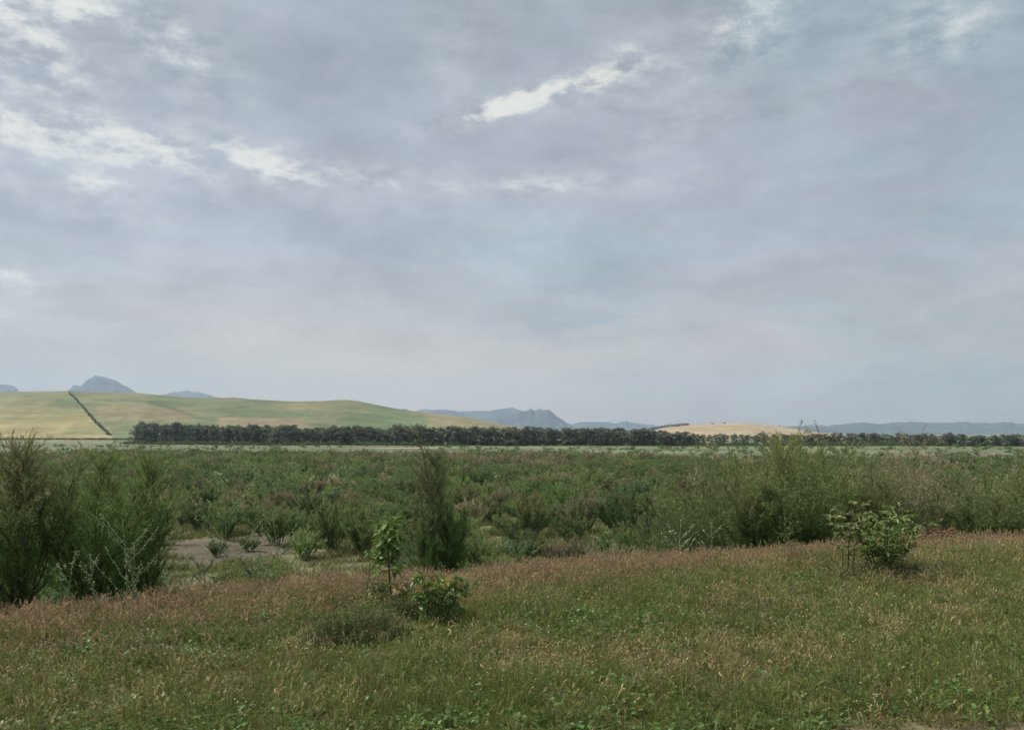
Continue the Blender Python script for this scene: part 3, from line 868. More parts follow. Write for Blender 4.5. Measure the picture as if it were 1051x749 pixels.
put('grass', cls == 0, gp_, lambda q: RNG.choice(6, q, p=[.24, .24, .2, .13, .13, .06]), 1.0, 'short green grass covering the foreground terrace', 'grass')
m_dry = np.isin(cls, (1, 2, 3, 5))
dryidx = np.where(cls == 1, RNG.integers(0, 3, n), np.where(cls == 2, RNG.integers(3, 6, n), np.where(cls == 3, RNG.integers(6, 8, n), 8)))
put('dry_grass', m_dry, sp_, lambda q: dryidx[m_dry], 1.0, 'straw and reddish seeding barley grass mixed through the terrace turf', 'dry grass')
m_cl = cls == 4
extra = (RNG.uniform(size=n) < .014); m_cl = m_cl | extra
clidx = np.where(extra, RNG.choice([2, 2, 2, 3, 4], n), RNG.integers(0, 2, n))
put('ground_cover', m_cl, cp_, lambda q: clidx[m_cl], 1.0, 'low clover and tiny wild flowers among the terrace grass', 'ground cover')

# rough grass and weeds between the shrubs on the slope and near plain
n = 15000
Yw = np.where(RNG.uniform(size=n) < .3, RNG.uniform(9, 30, n), np.sqrt(RNG.uniform(9 ** 2, 95 ** 2, n))); Xw = RNG.uniform(-1, 1, n) * (Yw * .72 + 6)
sw = Yw - Ye(Xw)
ok = (sw > 1.8) & (patch_mask(Xw, Yw) < RNG.uniform(.1, .9, n))
Xw, Yw = Xw[ok], Yw[ok]; n = len(Xw)
wp = []
for i in range(3):
    wp.append(tuft(800 + i, 60, .11, .05, .16, .006, (.07, .085, .03), [(.145, .20, .055), (.22, .235, .085)], .3, .4).build('rough_grass', M_GRASS, link=False))
scw = (RNG.uniform(1.0, 2.0, n) + RNG.uniform(1.2, 3.0, n) * sstep(16, 34, Yw)) * (.6 + .8 * fbm(Xw * .1, Yw * .1, 88))
scatter('rough_grass', np.c_[Xw, Yw, hz(Xw, Yw)], np.c_[np.zeros((n, 2)), RNG.uniform(0, 6.28, n)], np.c_[scw * 1.4, scw * 1.4, scw], RNG.integers(0, 3, n), wp,
        'rough green grass between the shrubs of the near plain', 'rough grass')


# ------------------------------------------------------------------ tree row
def tree_mesh(seed, H, wd):
    rng = np.random.default_rng(seed)
    tr, cr = MB(), MB()
    n = 7; t = np.linspace(0, 1, n)[:, None]
    pts = np.array([0, 0, 1.0]) * t * H * .9 + np.cumsum(rng.normal(size=(n, 3)) * .12, 0) * np.array([1, 1, 0]); pts[0, 2] = -.4
    tube(tr, pts, np.linspace(.17, .03, n), np.array((.10, .085, .07)), 6)
    P, C = [], []
    ncl = 46
    for i in range(ncl):
        u = rng.uniform(-.06, 1.0); a = rng.uniform(0, 6.28)
        rad = wd * .5 * (.92 - .25 * max(0, u - .5)) * rng.uniform(.3, 1.0)
        if u > .88: rad *= .6
        c = np.array([rad * math.cos(a), rad * math.sin(a), H * (.1 + .86 * u)])
        b0 = np.array([0, 0, H * (.1 + .86 * u) * .82])
        tube(tr, np.linspace(b0, c, 4), np.linspace(.05, .015, 4), np.array((.10, .085, .07)), 4)
        r = wd * rng.uniform(.09, .16)
        k = 46
        g = unit(rng.normal(size=(k, 3))) * (rng.uniform(0, 1, (k, 1)) ** .5) * r * np.array([1, 1, 1.1])
        P.append(c + g); C.append(np.full((k, 3), 1.0) * np.array((.15, .175, .125)) * rng.uniform(.7, 1.35))
    P = np.concatenate(P); C = np.concatenate(C); k = len(P)
    kites(cr, P, rng.normal(size=(k, 3)) * .6 + np.array([0, 0, .9]), rng.uniform(.4, .95, k), rng.uniform(.16, .32, k), C * rng.uniform(.75, 1.25, (k, 1)), 0, rng)
    return cr.mesh('crown', M_TREE), tr.mesh('trunk', M_BARK)


TM = [tree_mesh(900 + i, 10.0, [5.2, 6.2, 4.6, 5.8, 6.6, 5.4, 4.2][i]) for i in range(7)]


def put_tree(k, x, y, H, w, label, group, name='eucalyptus_tree'):
    root = empty(name, (x, y, float(hz(x, y))), RNG.uniform(0, 6.28))
    root.scale = (w, w, H / 10)
    for nm, me in (('crown', TM[k][0]), ('trunk', TM[k][1])):
        o = bpy.data.objects.new(nm, me); COL.objects.link(o); o.parent = root
    tag(root, label, 'tree', group)


def row(px0, px1, Yf, topf, gap, rows, label, group, first=None, last=None, skip=0.0):
    px = px0; items = []
    while px < px1:
        Y = np.interp(px, *Yf); tp = np.interp(px, *topf)
        H0_ = (PLAIN * -1 + CAMZ) - (tp - HY) / F * Y
        H0_ = CAMZ - PLAIN - (tp - HY) / F * Y
        for r in range(rows):
            if RNG.uniform() < skip: continue
            yy = Y + r * 5 + RNG.uniform(-1.5, 1.5); xx = (px - CX) / F * Y + RNG.uniform(-.9, .9)
            items.append((xx, yy, max(3.5, H0_ * RNG.uniform(.84, 1.05) * (1.12 if RNG.uniform() < .1 else 1))))
        px += gap * RNG.uniform(.75, 1.3) / Y * F
    xs = [i[0] for i in items]
    for j, (x, y, H) in enumerate(items):
        lab, grp = label, group
        if first and j == int(np.argmin(xs)): lab, grp = first, None
        if last and j == int(np.argmax(xs)): lab, grp = last, None
        put_tree(int(RNG.integers(7)), x, y, H, RNG.uniform(1.08, 1.5) * (.55 + .45 * H / 10), lab, grp)
    return len(items)


nt = row(139, 712, ([139, 300, 525, 712], [470, 425, 400, 398]), ([139, 200, 330, 525, 640, 712], [434.5, 436, 437.5, 438.5, 440, 444]), 3.3, 2,
         'dark slender tree in the long dense row below the green hill', 'trees of the long dark row',
         'leftmost tree of the long dark row, beside the yellow field', 'tree at the right end of the long dark row, before the gap')
nt += row(716, 822, ([716, 822], [520, 500]), ([716, 822], [445, 445.5]), 4.0, 1, 'dark tree in the row below the tan hill', 'trees of the row below the tan hill')
nt += row(812, 1100, ([812, 930, 1100], [430, 400, 380]), ([812, 860, 1000, 1100], [446, 444.5, 445.5, 446]), 4.0, 2,
          'olive dark tree in the looser row below the long blue ridge', 'trees of the looser right row', skip=.12)


# hedges and bushes on the hills
def along(pts, n, jit):
    p = np.array(pts); k = np.ones(9) / 9
    p = np.stack([np.convolve(np.pad(p[:, c], 4, mode='edge'), k, 'valid') for c in range(3)], 1)
    t = np.linspace(0, len(p) - 1, n)
    q = np.stack([np.interp(t, np.arange(len(p)), p[:, c]) for c in range(3)], 1)
    return q + RNG.normal(size=q.shape) * np.array([1, 1, .15]) * jit


def clump(name, pts, r, seed, label, cat, col=(.075, .10, .05)):
    rng = np.random.default_rng(seed); mb = MB()
    base = np.array(pts).mean(0); root_z = np.array(pts)[:, 2].min()
    o0 = np.array([base[0], base[1], root_z])
    for p in pts:
        k = 60
        g = unit(rng.normal(size=(k, 3))) * (rng.uniform(0, 1, (k, 1)) ** .4) * r * rng.uniform(.6, 1.2) * np.array([1, 1, .85])
        kites(mb, np.array(p) - o0 + g + np.array([0, 0, r * .6]), rng.normal(size=(k, 3)), rng.uniform(.5, 1.1, k) * r * .5, r * .35, np.array(col) * rng.uniform(.7, 1.3, (k, 1)), 0, rng)
    o = mb.build(name, M_TREE); o.location = o0
    tag(o, label, cat)


hl = [on_hill('rolling_hill', x, y) for x, y in zip(np.linspace(71, 113, 100) + RNG.normal(size=100) * .35, np.interp(np.linspace(0, 1, 100), [0, .3, .6, 1], [403, 416, 431, 447]))]
clump('hedge', along(hl, 230, .7), 1.0, 31, 'dark hedge running down the hill between the yellow and green fields', 'hedge')
hl = [on_hill('rolling_hill', x, 451) for x in np.arange(-30, 134, 1.1)]
clump('hedge', hl, 1.1, 32, 'low dark hedge along the foot of the yellow field', 'hedge')
for x, y, r, lab in ((731, 435.5, 3.2, 'lone dark bush left on the tan hill crest'), (743, 435, 2.8, 'lone dark bush near the top of the tan hill'), (801, 437, 2.6, 'small dark bush on the right shoulder of the tan hill')):
    clump('bush', [on_hill('stubble_hill', x, y)], r, int(x), lab, 'bush')
hl = [on_hill('stubble_hill', x, np.interp(x, [660, 683, 706], [443, 438.5, 436.5])) for x in np.arange(660, 708, 2.0)]
clump('hedge', hl, 4.0, 35, 'dark scrubby hedge climbing the left end of the tan hill', 'hedge')


# ------------------------------------------------------------------ saplings
def sapling(loc, H, spec, seed, label, name='sapling', leafL=.09, wr=.8, c1=(.085, .17, .035), c2=(.14, .22, .05), tipc=None, droop=.5, lean=(0, 0), bark=(.075, .05, .04), rad=.009, stems=1, fill=1.0, dead=False):
    rng = np.random.default_rng(seed)
    root = empty(name, loc); st, lf = MB(), MB()
    P, D, C = [], [], []
    for s_ in range(stems):
        a = rng.uniform(0, 6.28); off = np.array([math.cos(a), math.sin(a), 0]) * (0 if stems == 1 else rng.uniform(.01, .06))
        out = np.array([math.cos(a), math.sin(a), 0]) * (0 if stems == 1 else spec.get('fan', .3)) + np.array([lean[0], lean[1], 0])
        Hs = H * (1 if s_ == 0 else rng.uniform(.6, .95))
        n = 7; t = np.linspace(0, 1, n)[:, None]
        pts = off + out * Hs * t ** 1.2 + np.array([0, 0, Hs]) * t + np.cumsum(rng.normal(size=(n, 3)) * .012, 0); pts[0, 2] = -.05
        tube(st, pts, np.linspace(rad, .003, n), np.array(bark) * rng.uniform(.8, 1.2), 6)
        for b in range(spec['branches']):
            u = rng.uniform(*spec['range']); p0 = np.array([np.interp(u, t[:, 0], pts[:, c]) for c in range(3)])
            a2 = rng.uniform(0, 6.28)
            d = unit(np.array([math.cos(a2), math.sin(a2), rng.uniform(.1, .9)]))
            bl = spec['len'] * rng.uniform(.5, 1.15)
            m = 5; tt = np.linspace(0, 1, m)[:, None]
            bp = p0 + d * bl * tt + np.array([0, 0, -.18]) * bl * tt ** 2 + rng.normal(size=(m, 3)) * .006
            tube(st, bp, np.linspace(.0035, .0012, m), np.array(bark) * rng.uniform(.8, 1.3), 4)
            k = max(2, int(spec['leaves'] * fill))
            w = np.linspace(.25, 1, k)
            P.append(np.stack([np.interp(w, tt[:, 0], bp[:, c]) for c in range(3)], 1))
            sgn = np.where(np.arange(k) % 2, 1, -1)[:, None]
            sd = unit(np.cross(d, [0, 0, 1.0]))
            D.append(d * .7 + sgn * sd * .7 + rng.normal(size=(k, 3)) * .45)
            m_ = rng.uniform(0, 1, (k, 1)); c = (np.array(c1) * m_ + np.array(c2) * (1 - m_)) * rng.uniform(.75, 1.2)
            if tipc is not None and (u > .85 and rng.uniform() < .4): c = np.array(tipc) * rng.uniform(.8, 1.15, (k, 1))
            C.append(c)
    P, D, C = np.concatenate(P), np.concatenate(D), np.concatenate(C)
    leaves(lf, P, D, leafL * rng.uniform(.6, 1.2, len(P)), wr, C, rng, droop)
    st.build('stem', M_BARK, root); lf.build('leaves', M_LEAF, root)
    tag(root, label, 'sapling')
    return root


loc = gp(403, 0, 7.55); H = hgt(541, loc)
sapling(loc, H, dict(branches=30, range=(.48, 1.0), len=.16, leaves=7), 41, 'young sapling on a thin dark stem with a tuft of drooping green leaves', leafL=.105, wr=.75, c1=(.11, .21, .04), c2=(.19, .28, .06), rad=.012, droop=.55)
sapling(gp(381, 0, 7.6), hgt(566, loc), dict(branches=5, range=(.6, 1.0), len=.06, leaves=4), 42, 'thin green shoot left of the taller thin-stemmed sapling', leafL=.08, wr=.6, c1=(.10, .19, .045), rad=.005)
sapling(gp(395, 0, 7.3), .34, dict(branches=10, range=(.3, 1.0), len=.12, leaves=5, fan=.7), 46, 'low leafy regrowth at the foot of the taller thin-stemmed sapling', leafL=.07, wr=.6, c1=(.085, .14, .035), c2=(.15, .17, .05), rad=.005, stems=4, tipc=(.26, .17, .05))
l = gp(449, 0, 7.05)
sapling(l, hgt(583, l), dict(branches=19, range=(.1, 1.0), len=.13, leaves=9, fan=.35), 43, 'squat leafy sapling with yellowing top leaves and brown leaves at its base', leafL=.072, wr=.75, stems=4,
        c1=(.085, .165, .035), c2=(.15, .23, .05), tipc=(.30, .31, .06), rad=.007)
l = gp(905, 0, 9.35)
sapling(l, hgt(520, l), dict(branches=17, range=(.3, 1.0), len=.30, leaves=13, fan=.56), 44, 'wide many-stemmed sapling with light green leaves in the grass on the right', leafL=.062, wr=.8, stems=8,
        c1=(.11, .19, .045), c2=(.20, .26, .075), rad=.010, droop=.3)
l = gp(870, 0, 9.3)
sapling(l, hgt(513, l), dict(branches=12, range=(.4, 1.0), len=.24, leaves=13, fan=.25), 47, 'yellow-green side shoot leaning left from the wide right sapling', leafL=.065, wr=.6, stems=3, lean=(-.06, 0),
        c1=(.14, .19, .05), c2=(.22, .24, .08), rad=.008, droop=.3)


# ------------------------------------------------------------------ grey-green branching weeds
def stalk_weed(loc, H, seed, label, nb=6, fan=.5, bud=.0085, col=(.25, .31, .18), lowleaf=True, group=None, rad=.0045):
    rng = np.random.default_rng(seed); root = empty('branching_weed', loc)
    st, lf = MB(), MB()
    n = 7; t = np.linspace(0, 1, n)[:, None]
    ln = np.array([rng.normal() * .08, rng.normal() * .05, 0])
    pts = ln * H * t ** 1.5 + np.array([0, 0, H]) * t + np.cumsum(rng.normal(size=(n, 3)) * .006, 0); pts[0, 2] = -.05
    tube(st, pts, np.linspace(rad, .0025, n), np.array(col), 5)
    lines = [(pts, t)]
    for b in range(nb):
        u = rng.uniform(.12, .75); p0 = np.array([np.interp(u, t[:, 0], pts[:, c]) for c in range(3)])
        a = rng.uniform(-.6, .6) + (0 if b % 2 else math.pi)
        d = unit(np.array([math.cos(a) * fan * 1.5, math.sin(a) * fan, 1.0]))
        bl = H * rng.uniform(.25, .55) * (1.1 - .5 * u)
        m = 5; tt = np.linspace(0, 1, m)[:, None]
        bp = p0 + d * bl * tt + np.array([0, 0, .12]) * bl * tt ** 2 + rng.normal(size=(m, 3)) * .006
        tube(st, bp, np.linspace(.004, .0018, m), np.array(col) * rng.uniform(.85, 1.15), 4)
        lines.append((bp, tt))
    for bp, tt in lines:
        for w in np.r_[1.0, rng.uniform(.3, 1, 8)]:
            p = np.array([np.interp(w, tt[:, 0], bp[:, c]) for c in range(3)]) + rng.normal(size=3) * .009
            blob(lf, p, bud * rng.uniform(.6, 1.25), np.array(col) * np.array((1.15, 1.15, 1.05)) * rng.uniform(.8, 1.25))
        k = 7; w = rng.uniform(.1, 1, k)
        P = np.stack([np.interp(w, tt[:, 0], bp[:, c]) for c in range(3)], 1)
        leaves(lf, P, np.c_[rng.normal(size=(k, 2)), rng.uniform(.1, .8, k)], rng.uniform(.025, .055, k), .6, np.array((.17, .22, .115)) * rng.uniform(.8, 1.2, (k, 1)), rng, .1)
    if lowleaf:
        k = 14; a = rng.uniform(0, 6.28, k)
        leaves(lf, np.c_[.02 * np.cos(a), .02 * np.sin(a), rng.uniform(.02, .15, k)], np.c_[np.cos(a), np.sin(a), rng.uniform(.2, .9, k)], rng.uniform(.08, .15, k), .5, np.array((.12, .17, .08)) * rng.uniform(.8, 1.2, (k, 1)), rng, .2)
    st.build('stalk', M_WEED, root); lf.build('leaves', M_WEED, root)  # the leaves part also holds the flower buds
    tag(root, label, 'weed', group)


def wd(px, top, Y, *a, **k):
    l = gp(px, 0, Y); stalk_weed(l, hgt(top, l), *a, **k)


wd(130, 532, 7.75, 61, 'tall pale branching weed in front of the second left tamarisk', nb=9, fan=.65)
wd(137, 560, 7.7, 66, 'short pale weed with upright stalks beside the tall branching one', nb=7, fan=.25)
wd(100, 565, 7.6, 62, 'slim pale weed stalk between the leftmost stalk and the tall branching weed', nb=3, fan=.3)
wd(66, 568, 7.45, 63, 'leftmost slim pale weed stalk before the dark tamarisks', nb=3, fan=.3)
wd(236, 492, 9.6, 64, 'tallest grey weed with bare forked stalks in front of the bare earth', nb=9, fan=.6, bud=.011)
wd(288, 528, 9.4, 65, 'grey-green forked weed right of the bare earth at the terrace edge', nb=8, fan=.55)
wd(176, 588, 8.2, 67, 'small pale budded weed right of the left tamarisks on the terrace edge', nb=5, fan=.6)
wd(194, 585, 8.4, 68, 'small upright yellowish weed at the terrace edge below the bare earth', nb=3, fan=.2, col=(.28, .30, .14))
wd(695, 534, 12.2, 69, 'pale silvery weed clump at the terrace edge left of the right thicket', nb=10, fan=.8, bud=.011, col=(.33, .36, .27))
wd(729, 538, 12.0, 70, 'single pale stalk with a flat star-like head at the terrace edge', nb=5, fan=.9, bud=.009, col=(.33, .36, .25))
wd(806, 528, 12.6, 71, 'light green leafy weed at the foot of the tall plumed tamarisk', nb=6, fan=.3, bud=.009, col=(.17, .25, .08))
wd(262, 572, 9.1, 72, 'grey-green bushy weed between the two forked grey weeds', nb=9, fan=.5, col=(.17, .21, .12))
wd(214, 574, 8.8, 73, 'dull green bushy weed below the bare earth, left of the tallest grey weed', nb=8, fan=.5, col=(.15, .19, .11))


# scruffy weed mound left of the saplings
def mound(px, Y, rx, ry, H, seed, label):
    rng = np.random.default_rng(seed); l = gp(px, 0, Y); mb = MB()
    k = 1500
    a = rng.uniform(0, 6.28, k); q = np.sqrt(rng.uniform(0, 1, k))
    P = np.c_[q * rx * np.cos(a), q * ry * np.sin(a), np.zeros(k)]
    P[:, 2] = hz(P[:, 0] + l[0], P[:, 1] + l[1]) - l[2] - .01
    Lh = H * (1 - .55 * q) * rng.uniform(.3, 1.2, k)
    c = np.where(rng.uniform(size=(k, 1)) < .62, np.array([(.085, .14, .04)]), np.array([(.26, .21, .12)])) * rng.uniform(.7, 1.3, (k, 1))
    blades(mb, P, np.c_[rng.normal(size=(k, 2)) * .28, np.ones(k)], Lh, .006, np.c_[rng.normal(size=(k, 2)) * .2, -rng.uniform(0, .15, k)], c * .8, c, rng)
    k = 450; a = rng.uniform(0, 6.28, k); q = np.sqrt(rng.uniform(0, 1, k))
    P = np.c_[q * rx * np.cos(a), q * ry * np.sin(a), H * (1 - .6 * q) * rng.uniform(.2, .9, k)]
    leaves(mb, P, np.c_[rng.normal(size=(k, 2)), rng.uniform(-.2, .8, k)], rng.uniform(.02, .05, k), .6, np.array((.075, .115, .04)) * rng.uniform(.6, 1.5, (k, 1)), rng)
    o = mb.build('weed_clump', M_WEED); o.location = l
    tag(o, label, 'weed clump')


mound(372, 6.55, .38, .26, .42, 51, 'scruffy dark green weed clump in front of the taller thin-stemmed sapling')
mound(345, 6.4, .26, .2, .32, 52, 'smaller weed clump at the left of the dark scruffy one')
mound(905, 9.1, .62, .26, .40, 53, 'green weed tangle around the foot of the wide right sapling')
mound(418, 7.1, .24, .18, .30, 54, 'weedy clump between the two saplings in the middle')


# dead branches and dry brush heap near the right thicket
def brush(px, py, Y, w, seed, label):
    rng = np.random.default_rng(seed); l = gp(px, 0, Y, .0); root = empty('brush_pile', l); mb = MB(); db = MB()
    for i in range(60):
        c = np.array([rng.normal() * w * .4, rng.normal() * w * .25, rng.uniform(.02, .3)])
        a = rng.uniform(0, 6.28); d = np.array([math.cos(a), math.sin(a) * .6, rng.normal() * .25]); L = rng.uniform(.15, .4)
        t = np.linspace(-.5, .5, 5)[:, None]
        tube(mb, c + d * L * t + rng.normal(size=(5, 3)) * .015, np.linspace(.011, .004, 5), np.array((.20, .115, .075)) * rng.uniform(.6, 1.3), 4)
    k = 500
    kites(db, np.c_[rng.normal(size=(k, 2)) * np.array([w * .42, w * .25]), rng.uniform(.02, .3, k)], rng.normal(size=(k, 3)), rng.uniform(.04, .12, k), .012, np.array((.22, .13, .08)) * rng.uniform(.5, 1.3, (k, 1)), 0, rng)
    mb.build('branches', M_BARK, root); db.build('dead_leaves', M_STRAW, root)
    tag(root, label, 'brush pile')


brush(966, 540, 12.1, .26, 75, 'low heap of reddish brown dead branches below the right thicket')

# ------------------------------------------------------------------ air
def haze():
    x, y0, y1, z0, z1 = 11600, -11600, 11600, PLAIN - 3, 760
    V = [(a, b, c) for c in (z0, z1) for a, b in ((-x, y0), (x, y0), (x, y1), (-x, y1))]
    me = bpy.data.meshes.new('haze')
    me.from_pydata(V, [], [(3, 2, 1, 0), (4, 5, 6, 7), (0, 1, 5, 4), (1, 2, 6, 5), (2, 3, 7, 6), (3, 0, 4, 7)])
    m, nt, N, L = new_mat('haze_air')
    out = N.new('ShaderNodeOutputMaterial'); v = N.new('ShaderNodeVolumePrincipled')
    v.inputs['Color'].default_value = (.60, .77, 1.0, 1); v.inputs['Density'].default_value = 1.0e-4; v.inputs['Anisotropy'].default_value = .1
    L.new(v.outputs[0], out.inputs['Volume'])
    me.materials.append(m)
    o = bpy.data.objects.new('haze', me); COL.objects.link(o)
    tag(o, 'thin bluish haze in the air over the whole plain', 'haze', kind='stuff')


haze()

# ------------------------------------------------------------------ sky and sun
SUN_EL, SUN_AZ = math.radians(48), math.radians(-70)        # azimuth from the viewing direction, clockwise
w = bpy.data.worlds.new('World'); SC.world = w; w.use_nodes = True
nt_ = w.node_tree; N, L = nt_.nodes, nt_.links; N.clear()
out = N.new('ShaderNodeOutputWorld'); bg = N.new('ShaderNodeBackground'); L.new(bg.outputs[0], out.inputs[0])
SKY_S = 0.1; bg.inputs['Strength'].default_value = SKY_S
sky = N.new('ShaderNodeTexSky'); sky.sky_type = 'NISHITA'; sky.sun_disc = False
sky.sun_elevation = SUN_EL; sky.sun_rotation = SUN_AZ % (2 * math.pi); sky.air_density = 1.0; sky.dust_density = 2.0
tc = N.new('ShaderNodeTexCoord')


def M(op, a, b=None, c=None, clamp=False):
    n = N.new('ShaderNodeMath'); n.operation = op; n.use_clamp = clamp
    for i, q in enumerate((a, b, c)):
        if q is None: continue
        if isinstance(q, (int, float)): n.inputs[i].default_value = q
        else: L.new(q, n.inputs[i])
    return n.outputs[0]


def MR(v, a, b, c=0.0, d=1.0, smooth=True):
    n = N.new('ShaderNodeMapRange'); n.interpolation_type = 'SMOOTHSTEP' if smooth else 'LINEAR'
    L.new(v, n.inputs[0])
    for i, q in enumerate((a, b, c, d)): n.inputs[i + 1].default_value = q
    return n.outputs[0]


def MIXC(f, a, b):
    n = N.new('ShaderNodeMix'); n.data_type = 'RGBA'
    if isinstance(f, (int, float)): n.inputs[0].default_value = f
    else: L.new(f, n.inputs[0])
    for i, q in ((6, a), (7, b)):
        if isinstance(q, tuple): n.inputs[i].default_value = (*q, 1)
        else: L.new(q, n.inputs[i])
    return n.outputs[2]


def NOISE(vec, scale, detail=6, rough=.55, dist=0.0):
    n = N.new('ShaderNodeTexNoise'); n.inputs['Scale'].default_value = scale; n.inputs['Detail'].default_value = detail
    n.inputs['Roughness'].default_value = rough; n.inputs['Distortion'].default_value = dist
    L.new(vec, n.inputs['Vector']); return n.outputs[0]


sx = N.new('ShaderNodeSeparateXYZ'); L.new(tc.outputs['Generated'], sx.inputs[0])
dx, dy, dz = sx.outputs
zz = M('MAXIMUM', dz, 0.0)
inv_ = M('DIVIDE', 1.0, M('ADD', zz, 0.12))
cmb = N.new('ShaderNodeCombineXYZ'); L.new(M('MULTIPLY', dx, inv_), cmb.inputs[0]); L.new(M('MULTIPLY', dy, inv_), cmb.inputs[1]); cmb.inputs[2].default_value = 3.7
cv = cmb.outputs[0]                                         # the cloud deck seen from below
azn = M('ARCTAN2', dx, dy); eln = M('ARCSINE', dz)
DEG = math.degrees


def k_(px, py):
    """direction in the sky of a point of the photograph"""
    X, Z = (px - CX) / F, -(py - HY) / F
    return math.atan2(X, 1.0), math.atan2(Z, math.hypot(X, 1.0))


def sc_(r, g, b):
    return tuple(float(c) / SKY_S for c in lin(r, g, b))


def bank(px, py, ra, re, tilt=0.0):
    """soft elongated bank of thinner, brighter cloud in one part of the sky (radii in degrees)"""
    a, e = k_(px, py); ra, re = math.radians(ra), math.radians(re)
    da = M('SUBTRACT', azn, a); de = M('SUBTRACT', eln, e)
    ct, st = math.cos(tilt), math.sin(tilt)
    u = M('ADD', M('MULTIPLY', da, ct / ra), M('MULTIPLY', de, st / ra)); v = M('ADD', M('MULTIPLY', da, -st / re), M('MULTIPLY', de, ct / re))
    return M('POWER', 2.718, M('MULTIPLY', M('ADD', M('MULTIPLY', u, u), M('MULTIPLY', v, v)), -1.0))


cmb2 = N.new('ShaderNodeCombineXYZ'); L.new(dx, cmb2.inputs[0]); L.new(dy, cmb2.inputs[1]); L.new(M('MULTIPLY', dz, 2.3), cmb2.inputs[2])
dv = cmb2.outputs[0]                                        # flattened directions: puffs wider than tall
n_big = NOISE(dv, 3.1, 5, .55, .2); n_mid = NOISE(dv, 6.5, 9, .6, .25); n_frag = NOISE(dv, 24.0, 12, .62, .12); n_lay = NOISE(cv, 1.1, 8, .55, .4)
# elevation gradient of the overcast: brighter and warmer near the horizon, darker above, bright zenith
ramp = N.new('ShaderNodeValToRGB'); cr = ramp.color_ramp
cr.elements[0].position = 0.0; cr.elements[0].color = (*sc_(206, 194, 182), 1)
cr.elements[1].position = 1.0; cr.elements[1].color = (*[q * 2.5 for q in sc_(184, 181, 176)], 1)
for p, c, k in ((.06, (201, 194, 188), 1), (.14, (180, 184, 197), 1), (.22, (172, 177, 190), 1), (.31, (160, 166, 177), 1), (.45, (172, 174, 180), 1.35), (.7, (184, 181, 176), 2.1)):
    e = cr.elements.new(p); e.color = (*[q * k for q in sc_(*c)], 1)
L.new(M('DIVIDE', eln, math.pi / 2, clamp=True), ramp.inputs[0])
base = ramp.outputs[0]
# thin blue-grey places against lilac-grey thick ones
tealf = M('MULTIPLY', MR(M('ADD', M('MULTIPLY', n_big, .6), M('MULTIPLY', n_lay, .4)), .46, .58), MR(azn, -.3, .45, .45, 1.0))
mulT = N.new('ShaderNodeMix'); mulT.data_type = 'RGBA'; mulT.blend_type = 'MULTIPLY'; L.new(tealf, mulT.inputs[0]); L.new(base, mulT.inputs[6]); mulT.inputs[7].default_value = (.82, .96, .965, 1)
base = mulT.outputs[2]
mot = M('ADD', M('MULTIPLY', n_mid, .55), M('ADD', M('MULTIPLY', n_lay, .3), M('MULTIPLY', n_frag, .15)))
shade = M('MULTIPLY', MR(mot, .40, .60, .83, 1.16, False), MR(azn, -.6, .6, 1.03, .90, False))
vs = N.new('ShaderNodeVectorMath'); vs.operation = 'SCALE'; L.new(base, vs.inputs[0]); L.new(shade, vs.inputs['Scale']); base = vs.outputs[0]
# breaks where brighter cloud shows
banks = [(40, 140, 8, 1.7, -.10, 1.25), (150, 150, 7, 1.6, -.16, 1.3), (265, 166, 6, 1.5, -.18, 1.3), (390, 183, 8, .9, -.05, .95), (560, 190, 9, .8, 0, .85), (20, 40, 5, 3.5, -.6, 1.2), (75, 8, 4, 2.0, 0, 1.35), (165, 35, 5, 2.4, -.5, .95),
         (97, 188, 3.0, 1.2, 0, 1.1), (30, 190, 5, .9, 0, .6), (540, 102, 6.0, .8, .26, 1.9), (625, 76, 4.5, 1.4, .35, 1.25), (700, 65, 5, 2.0, .4, .65), (770, 25, 5, 2.8, .4, .8), (960, 25, 4.5, 2.8, 0, .75), (5, 285, 3.5, 1.0, 0, .95), (12, 318, 4, .8, 0, .85), (205, 350, 7, 1.4, 0, .5),
         (465, 55, 3, 2.5, .5, .45), (690, 130, 5, 1.6, .3, .5), (560, 228, 4, .7, 0, .4), (130, 222, 4, .8, 0, .5), (860, 90, 6, 1.5, .2, .35)]
tot = None
for px, py, ra, re, tl, k in banks:
    b = M('MULTIPLY', bank(px, py, ra, re, tl), k)
    tot = b if tot is None else M('MAXIMUM', tot, b)
ragged = M('ADD', M('MULTIPLY', n_frag, .78), M('MULTIPLY', n_mid, .22))
soft = M('MULTIPLY', MR(ragged, .36, .62), M('MULTIPLY', tot, .62), clamp=True)
base = MIXC(soft, base, sc_(214, 216, 217))
crisp = MR(M('ADD', ragged, M('MULTIPLY', M('SUBTRACT', tot, 1.0), .22)), .435, .655)
base = MIXC(M('MULTIPLY', crisp, M('MULTIPLY', M('MINIMUM', tot, 1.0), .95)), base, sc_(229, 230, 226))
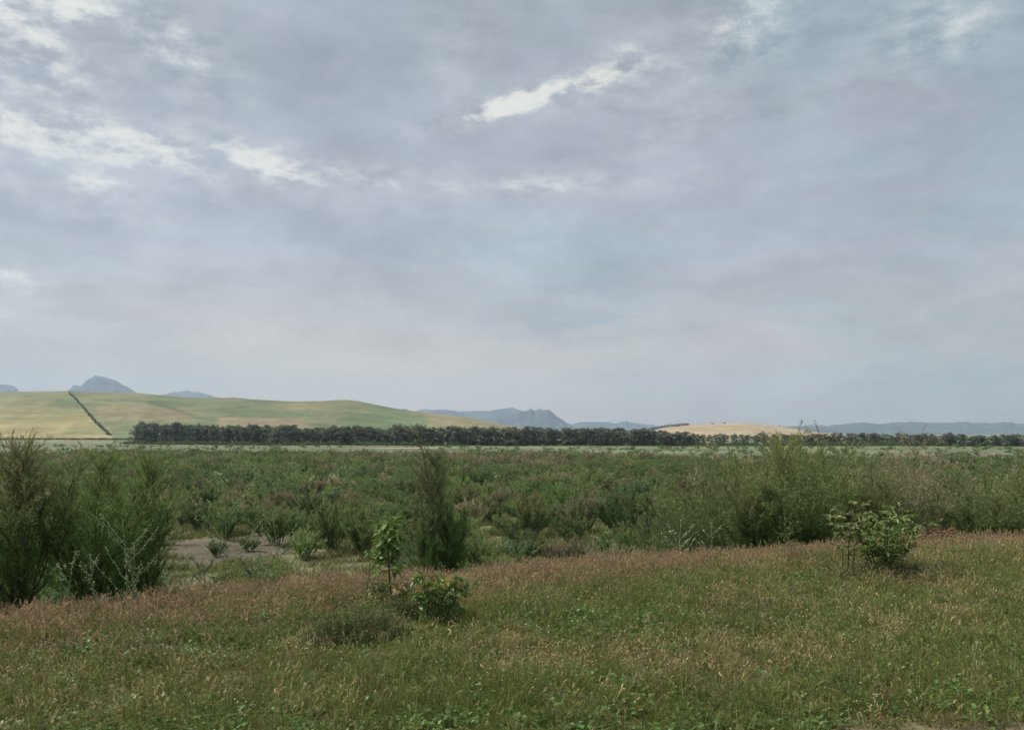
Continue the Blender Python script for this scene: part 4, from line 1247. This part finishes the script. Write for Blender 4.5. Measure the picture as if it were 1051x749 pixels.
# a soft cream glow band low over the left horizon
glow = bank(380, 400, 24, 3.4)
base = MIXC(M('MULTIPLY', glow, M('MULTIPLY', MR(n_mid, .3, .6, .6, 1.0), .9)), base, sc_(226, 214, 198))
# slate wisps low down
wisp = M('MAXIMUM', bank(620, 296, 8, .45), M('MULTIPLY', bank(590, 333, 7, 1.3), .9))
base = MIXC(M('MULTIPLY', M('MULTIPLY', wisp, .8), MR(n_frag, .42, .56)), base, sc_(158, 166, 181))
tint = N.new('ShaderNodeMix'); tint.data_type = 'RGBA'; tint.blend_type = 'MULTIPLY'; tint.inputs[0].default_value = 1.0
L.new(base, tint.inputs[6]); tint.inputs[7].default_value = (.98, .985, .955, 1); base = tint.outputs[2]
skymix = MIXC(.96, sky.outputs[0], base)
L.new(skymix, bg.inputs['Color'])

sd = bpy.data.lights.new('sun', 'SUN'); sd.energy = 4.7; sd.angle = math.radians(8); sd.color = (1.0, .94, .83)
so = bpy.data.objects.new('sun', sd); COL.objects.link(so); so.location = (0, 0, 60)
so.rotation_euler = (math.pi / 2 - SUN_EL, 0, math.pi - SUN_AZ)

# ------------------------------------------------------------------ camera and output
cd = bpy.data.cameras.new('camera'); cd.sensor_width = 36; cd.lens = 36 * F / W0
cd.shift_y = (HY - H0 / 2) / W0; cd.clip_start = .05; cd.clip_end = 40000
co = bpy.data.objects.new('camera', cd); COL.objects.link(co)
co.location = (0, 0, CAMZ); co.rotation_euler = (math.pi / 2, 0, 0)
SC.camera = co
SC.render.resolution_x, SC.render.resolution_y = 1024, 729
vs_ = SC.view_settings
vs_.view_transform = 'Standard'; vs_.look = 'None'; vs_.exposure = 0.15; vs_.gamma = 1; vs_.use_curve_mapping = False
SC.render.engine = 'CYCLES'
cy = SC.cycles
cy.use_denoising = True; cy.max_bounces = 6; cy.diffuse_bounces = 3; cy.transmission_bounces = 4; cy.transparent_max_bounces = 4; cy.volume_bounces = 0
cy.sample_clamp_indirect = 6
print('plain shrubs', len(near_i) + len(HAND), 'rest', nR, 'trees', nt, 'tufts', int((cls >= 0).sum()))
